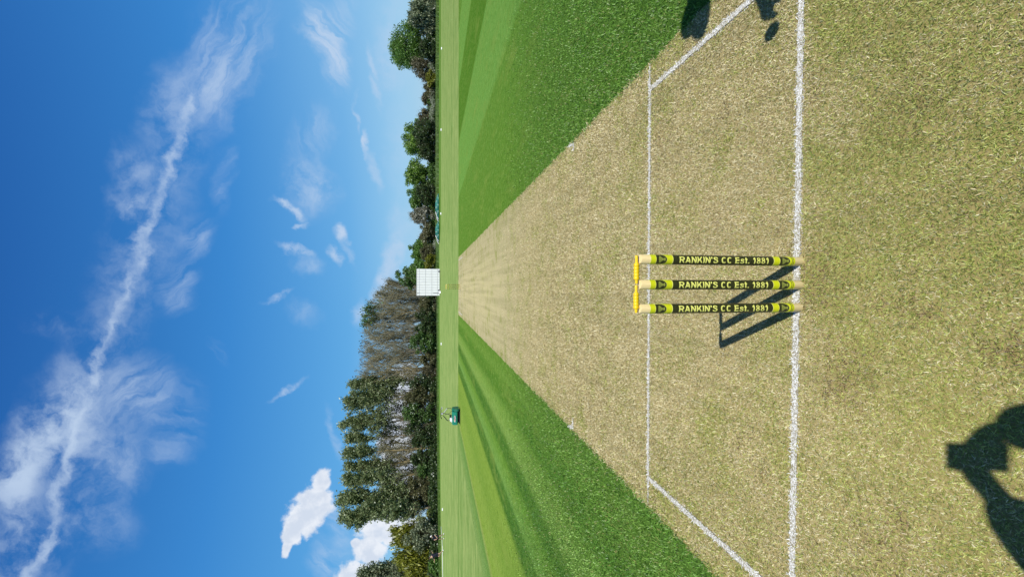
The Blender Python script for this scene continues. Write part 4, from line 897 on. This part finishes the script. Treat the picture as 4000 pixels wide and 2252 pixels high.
# ------------------------------------------------------------------ distant house and pole
M_tile = mat('roof_tiles', (.075, .062, .058), .8, var=.3, scale=3); M_brick = mat('brick_wall', (.24, .14, .10), .85, var=.25, scale=4); M_glass = mat('dark_glass', (.03, .035, .04), .1)
YH = 230.0
hc = at(1680, 441, YH); pxm = FPX/(YH*.983); Hh = at(1672.5, 441, YH).z; we = 2.2
ho = empty('house', (hc.x, YH, 0), 'distant house with brown roof and twin white gables above the hedge', 'house')
wh_ = 7.6
MB().box((0, 0, .55*Hh/2), (wh_, 6, .55*Hh)).done('wall', M_brick, ho)
MB().prism([(-3.3, .55*Hh), (3.3, .55*Hh), (.6, Hh), (-.6, Hh)], -wh_/2-.2, wh_/2+.2).done('roof', M_tile, ho)
for x in (1.5, -.3):
    gz, gh = .50*Hh, .46*Hh
    bm_ = bmesh.new(); a = [bm_.verts.new((x+dx, -3.35, z)) for dx, z in ((-.85, gz), (.85, gz), (.0, gz+gh))]; b_ = [bm_.verts.new((x+dx, -1.5, z)) for dx, z in ((-.85, gz), (.85, gz), (.0, gz+gh))]
    bm_.faces.new(a); bm_.faces.new(b_[::-1])
    for i in range(3): bm_.faces.new((a[i], b_[i], b_[(i+1) % 3], a[(i+1) % 3]))
    me = bpy.data.meshes.new('gable'); bm_.to_mesh(me); bm_.free(); gb = link('gable', me, M_white, ho)
    MB().box((x, -3.37, gz+gh*.32), (.42, .03, gh*.42)).done('window', M_glass, gb)
MB().box((-2.6, 0, Hh+.02), (.7, .8, .5), bev=.03).done('chimney', M_brick, ho)
pp0, pp1 = at(1680, 429.5, 150), at(1650.5, 428, 150)
po = empty('utility_pole', (pp0.x, 150, 0), 'thin dark wooden utility pole rising beside the distant house', 'pole')
MB().tube([(0, 0, 0), (0, 0, pp1.z)], [.13, .10], 10).done('shaft', B_dark, po); MB().box((0, 0, pp1.z-.25), (1.1, .1, .1)).done('crossarm', B_dark, po)

# ------------------------------------------------------------------ people
M_skin = mat('skin', (.52, .32, .22), .5, var=.06, scale=15); M_navy = mat('navy_cloth', (.012, .014, .030), .8, var=.2, scale=12, bump=.2); M_navy2 = mat('navy_shorts', (.016, .018, .032), .8, var=.2, scale=12)
M_hair = mat('brown_hair', (.045, .028, .016), .6, var=.3, scale=60); M_shoe = mat('white_shoe', (.72, .73, .74), .5, var=.06); M_cap = mat('white_cap', (.74, .74, .72), .7, var=.05); M_eye = mat('eye_dark', (.03, .02, .015), .2)
def skin(name, pts, edges, rad, root_i, m, parent, sub=1):
    me = bpy.data.meshes.new(name); me.from_pydata(pts, edges, []); me.update(); o = link(name, me, m, parent)
    md = o.modifiers.new('Skin', 'SKIN'); md.use_smooth_shade = True
    if not me.skin_vertices: 
        me.skin_vertices.data
    for i, r_ in enumerate(rad):
        me.skin_vertices[0].data[i].radius = (r_, r_); me.skin_vertices[0].data[i].use_root = (i == root_i)
    sd = o.modifiers.new('Subdivision', 'SUBSURF'); sd.levels = sub; sd.render_levels = sub; return o
def person(name, loc, rz, J, label, face=(0, -1, 0), shirt=M_navy, shorts=M_navy2, hat='hair', group=None, curl=.4, sleeve=None):
    """J: joint positions in local metres; right / left limbs as _r / _l"""
    root = empty(name, loc, label, 'person', group, rz); V = {k: Vector(v) for k, v in J.items()}; fv = Vector(face).normalized()
    pts, rad, ed = [], [], []
    def add(p_, r_, prev=None):
        pts.append(tuple(p_)); rad.append(r_)
        if prev is not None: ed.append((prev, len(pts)-1))
        return len(pts)-1
    pel = add(V['pelvis'], .135); ch = add(V['pelvis'].lerp(V['chest'], .5), .125, pel); ch2 = add(V['chest'], .145, ch); nk = add(V['neck'], .058, ch2)
    hd = V['head']; upv = (V['head']-V['neck']).normalized(); jw = add(V['neck'].lerp(hd, .55)+fv*.02, .072, nk); cr = add(hd, .098, jw); tp = add(hd+upv*.085, .075, cr); add(hd+fv*.108-upv*.02, .014, cr)
    sidev = upv.cross(fv).normalized()
    for s_ in ('_r', '_l'):
        sh = add(V['shoulder'+s_], .062, ch2); eb = add(V['elbow'+s_], .044, sh); wr = add(V['wrist'+s_], .030, eb)
        d = (V['wrist'+s_]-V['elbow'+s_]).normalized(); palm_d = Vector(J.get('hand'+s_, d)).normalized(); pm = add(V['wrist'+s_]+palm_d*.065, .032, wr)
        side = palm_d.cross(Vector((.3, .2, 1))).normalized(); cu = side.cross(palm_d).normalized()*(-1)
        for k, (o2, ln) in enumerate(((-.032, .068), (-.011, .078), (.011, .074), (.031, .058))):
            f1 = add(V['wrist'+s_]+palm_d*(.065+ln*.55)+side*o2, .0095, pm); add(V['wrist'+s_]+palm_d*(.065+ln)+side*o2*1.15+cu*curl*ln*.6, .0075, f1)
        t1 = add(V['wrist'+s_]+palm_d*.055+side*(-.045)+cu*.018, .011, pm); add(V['wrist'+s_]+palm_d*.085+side*(-.062)+cu*.03, .009, t1)
        hp = add(V['hip'+s_], .092, pel); kn = add(V['knee'+s_], .056, hp); an = add(V['ankle'+s_], .040, kn); add(V['toe'+s_], .038, an)
    skin('body', pts, ed, rad, 0, M_skin, root)
    # shirt with short sleeves
    P2, r2_, e2 = [V['pelvis']-Vector((0, 0, .07)), V['pelvis'].lerp(V['chest'], .45), V['chest'], V['neck'].lerp(V['chest'], .30)], [.185, .175, .178, .085], [(0, 1), (1, 2), (2, 3)]
    for s_ in ('_r', '_l'):
        P2 += [V['shoulder'+s_], V['shoulder'+s_].lerp(V['elbow'+s_], .75)]; r2_ += [.080, .066]; n_ = len(P2); e2 += [(2, n_-2), (n_-2, n_-1)]
    if sleeve:                                                        # long loose sleeves to the wrist
        for s_, k_ in (('_r', 5), ('_l', 7)):
            P2 += [V['elbow'+s_], V['elbow'+s_].lerp(V['wrist'+s_], .55), V['elbow'+s_].lerp(V['wrist'+s_], .97)]; r2_ += [sleeve, sleeve, sleeve*.85]; n_ = len(P2); e2 += [(k_, n_-3), (n_-3, n_-2), (n_-2, n_-1)]
    skin('shirt', [tuple(q) for q in P2], e2, r2_, 1, shirt, root)
    P3, r3, e3 = [V['pelvis']+Vector((0, 0, .0))], [.135], []
    for s_ in ('_r', '_l'):
        P3 += [V['hip'+s_], V['hip'+s_].lerp(V['knee'+s_], .75)]; r3 += [.120, .098]; n_ = len(P3); e3 += [(0, n_-2), (n_-2, n_-1)]
    skin('shorts', [tuple(q) for q in P3], e3, r3, 0, shorts, root)
    for s_ in ('_r', '_l'):
        a, t_ = V['ankle'+s_], V['toe'+s_]; h_ = a-(t_-a).normalized()*.05; h_.z = min(h_.z, a.z)
        skin('shoe', [tuple(a.lerp(t_, -.25)+Vector((0, 0, -.02))), tuple(a.lerp(t_, .45)+Vector((0, 0, -.01))), tuple(t_+(t_-a).normalized()*.04)], [(0, 1), (1, 2)], [.052, .050, .042], 1, M_shoe, root)
    if hat == 'hair': skin('hair', [tuple(hd-fv*.045-upv*.02), tuple(hd+upv*.045-fv*.03), tuple(hd+upv*.075+fv*.02)], [(0, 1), (1, 2)], [.088, .082, .055], 1, M_hair, root)
    elif hat == 'cap':
        c_ = skin('cap', [tuple(hd+upv*.03-fv*.02), tuple(hd+upv*.085), ], [(0, 1)], [.112, .085], 0, M_cap, root)
        b = MB(); q = hd+upv*.045+fv*.13; b.box((0, 0, 0), (.15, .10, .012), bev=.004); pk = b.done('peak', M_cap, c_); M_ = Matrix((sidev, fv, upv)).transposed().to_4x4(); M_.translation = q; pk.matrix_local = M_
    elif hat == 'sunhat':
        b = MB().lathe([(.10, .0), (.195, -.015), (.20, -.02), (.10, -.008)], n=32, cap=False); b.lathe([(.112, -.01), (.105, .07), (.085, .10), (.0001, .105)], n=32, cap=False)
        h2 = b.done('sun_hat', M_cap, root); tilt = Vector((-.05, .47, .88)).normalized(); h2.matrix_local = Matrix.Translation(hd+upv*.02) @ tilt.to_track_quat('Z', 'Y').to_matrix().to_4x4()
    for k in (-1, 1):
        b = MB(); b.lathe([(.0001, -.011), (.009, -.006), (.011, 0), (.009, .006), (.0001, .011)], tuple(hd+fv*.088+sidev*.034*k+upv*.01), n=10, cap=False); b.done('eye', M_eye, root, True)
    return root
# bending player on the grass far off (walks to the picture's right when upright)
pA = ground_at(1735.5, 2093)
person('person', (pA.x, pA.y, 0), 0, dict(pelvis=(-.02, 0, .80), chest=(.10, -.12, 1.13), neck=(.20, -.18, 1.26), head=(.27, -.24, 1.36), shoulder_r=(.28, -.10, 1.14), elbow_r=(.33, -.24, .93), wrist_r=(.20, -.38, .80), shoulder_l=(-.05, -.10, 1.20), elbow_l=(-.16, -.2, 1.0), wrist_l=(.0, -.38, .86),
    hip_r=(.08, 0, .78), knee_r=(.17, -.12, .43), ankle_r=(.20, .05, .09), toe_r=(.33, .0, .05), hip_l=(-.11, 0, .78), knee_l=(-.17, -.10, .44), ankle_l=(-.24, .02, .09), toe_l=(-.14, -.1, .05)),
    'person in dark navy clothes and white cap bending over beside the silvery bush', face=(.55, -.75, -.3), hat='cap', group='two players by the trees')
pB = ground_at(1734, 2152)
person('person', (pB.x, pB.y, 0), 0, dict(pelvis=(-.22, 0, .82), chest=(-.36, -.02, 1.20), neck=(-.45, -.03, 1.38), head=(-.51, -.06, 1.50), shoulder_r=(-.20, .02, 1.27), elbow_r=(.02, .05, 1.19), wrist_r=(.20, -.05, 1.34), shoulder_l=(-.52, -.02, 1.22), elbow_l=(-.68, -.05, 1.02), wrist_l=(-.86, -.15, 1.02),
    hip_r=(-.14, 0, .80), knee_r=(-.08, -.16, .47), ankle_r=(.10, .0, .10), toe_r=(.22, -.08, .06), hip_l=(-.30, 0, .80), knee_l=(-.36, -.18, .48), ankle_l=(-.18, .22, .30), toe_l=(-.10, .24, .18)),
    'person in dark navy shirt running with both arms spread beside the yellow willow', face=(-.5, -.8, 0), group='two players by the trees')
# the photographer, behind the phone; only the shadow of the raised arms falls inside the picture
pc = CAM
person('person', (pc.x-.02, pc.y-.50, 0), 0, dict(pelvis=(0, -.02, .95), chest=(0, -.03, 1.34), neck=(0, -.01, 1.50), head=(0, .03, 1.63), shoulder_r=(.19, -.03, 1.41), elbow_r=(.15, .27, 1.13), wrist_r=(.058, .46, 1.39), hand_r=(-.75, .10, .65), shoulder_l=(-.19, -.03, 1.41), elbow_l=(-.34, .36, 1.25), wrist_l=(-.100, .46, 1.39), hand_l=(.75, .10, .65),
    hip_r=(.10, 0, .92), knee_r=(.12, .03, .50), ankle_r=(.13, -.02, .09), toe_r=(.15, .13, .045), hip_l=(-.10, 0, .92), knee_l=(-.12, .03, .50), ankle_l=(-.13, -.02, .09), toe_l=(-.15, .13, .045)),
    'person holding up a phone in both hands behind the near stumps', face=(0, 1, 0), sleeve=.070)
ph = empty('phone', tuple(pc-_F*.022-Vector((0, 0, .02))), 'dark phone held upright in both hands of the photographer', 'phone')
Mr = Matrix((_R, _F, _U)).transposed().to_4x4(); Mr.translation = pc-_F*.024-_U*.058-_R*.030; ph.matrix_world = Mr
MB().box((0, 0, 0), (.076, .009, .16), bev=.003).done('case', M_black, ph); MB().box((0, -.0052, 0), (.070, .001, .150)).done('screen', M_glass, ph)
# a companion standing just outside the picture; hat and hand shadows reach into it
person('person', (2.20, -.50, 0), 0, dict(pelvis=(0, 0, .95), chest=(0, .0, 1.35), neck=(-.05, .02, 1.51), head=(-.14, .07, 1.64), shoulder_r=(.19, 0, 1.42), elbow_r=(.26, .03, 1.14), wrist_r=(.27, .10, .90), shoulder_l=(-.19, 0, 1.42), elbow_l=(-.38, -.04, 1.18), wrist_l=(-.62, -.02, 1.05), hand_l=(-.9, -.03, -.35),
    hip_r=(.10, 0, .92), knee_r=(.11, .03, .50), ankle_r=(.12, -.02, .09), toe_r=(.14, .13, .045), hip_l=(-.10, 0, .92), knee_l=(-.11, .03, .50), ankle_l=(-.12, -.02, .09), toe_l=(-.14, .13, .045)),
    'person in a wide white sun hat standing beside the near wicket', face=(-.6, .8, 0), hat='sunhat')
ba = bmesh.new(); bmesh.ops.create_uvsphere(ba, u_segments=24, v_segments=14, radius=.036); me = bpy.data.meshes.new('leather'); ba.to_mesh(me); ba.free()
bo = empty('cricket_ball', (1.400, -.522, .985), 'red leather cricket ball held at the fingertips of the person in the sun hat', 'ball'); link('leather', me, mat('red_leather', (.30, .015, .012), .3, spec=.5), bo, True)
MB().lathe([(.0362, -.004), (.0368, 0), (.0362, .004)], n=32, cap=False).done('seam', M_white, bo)
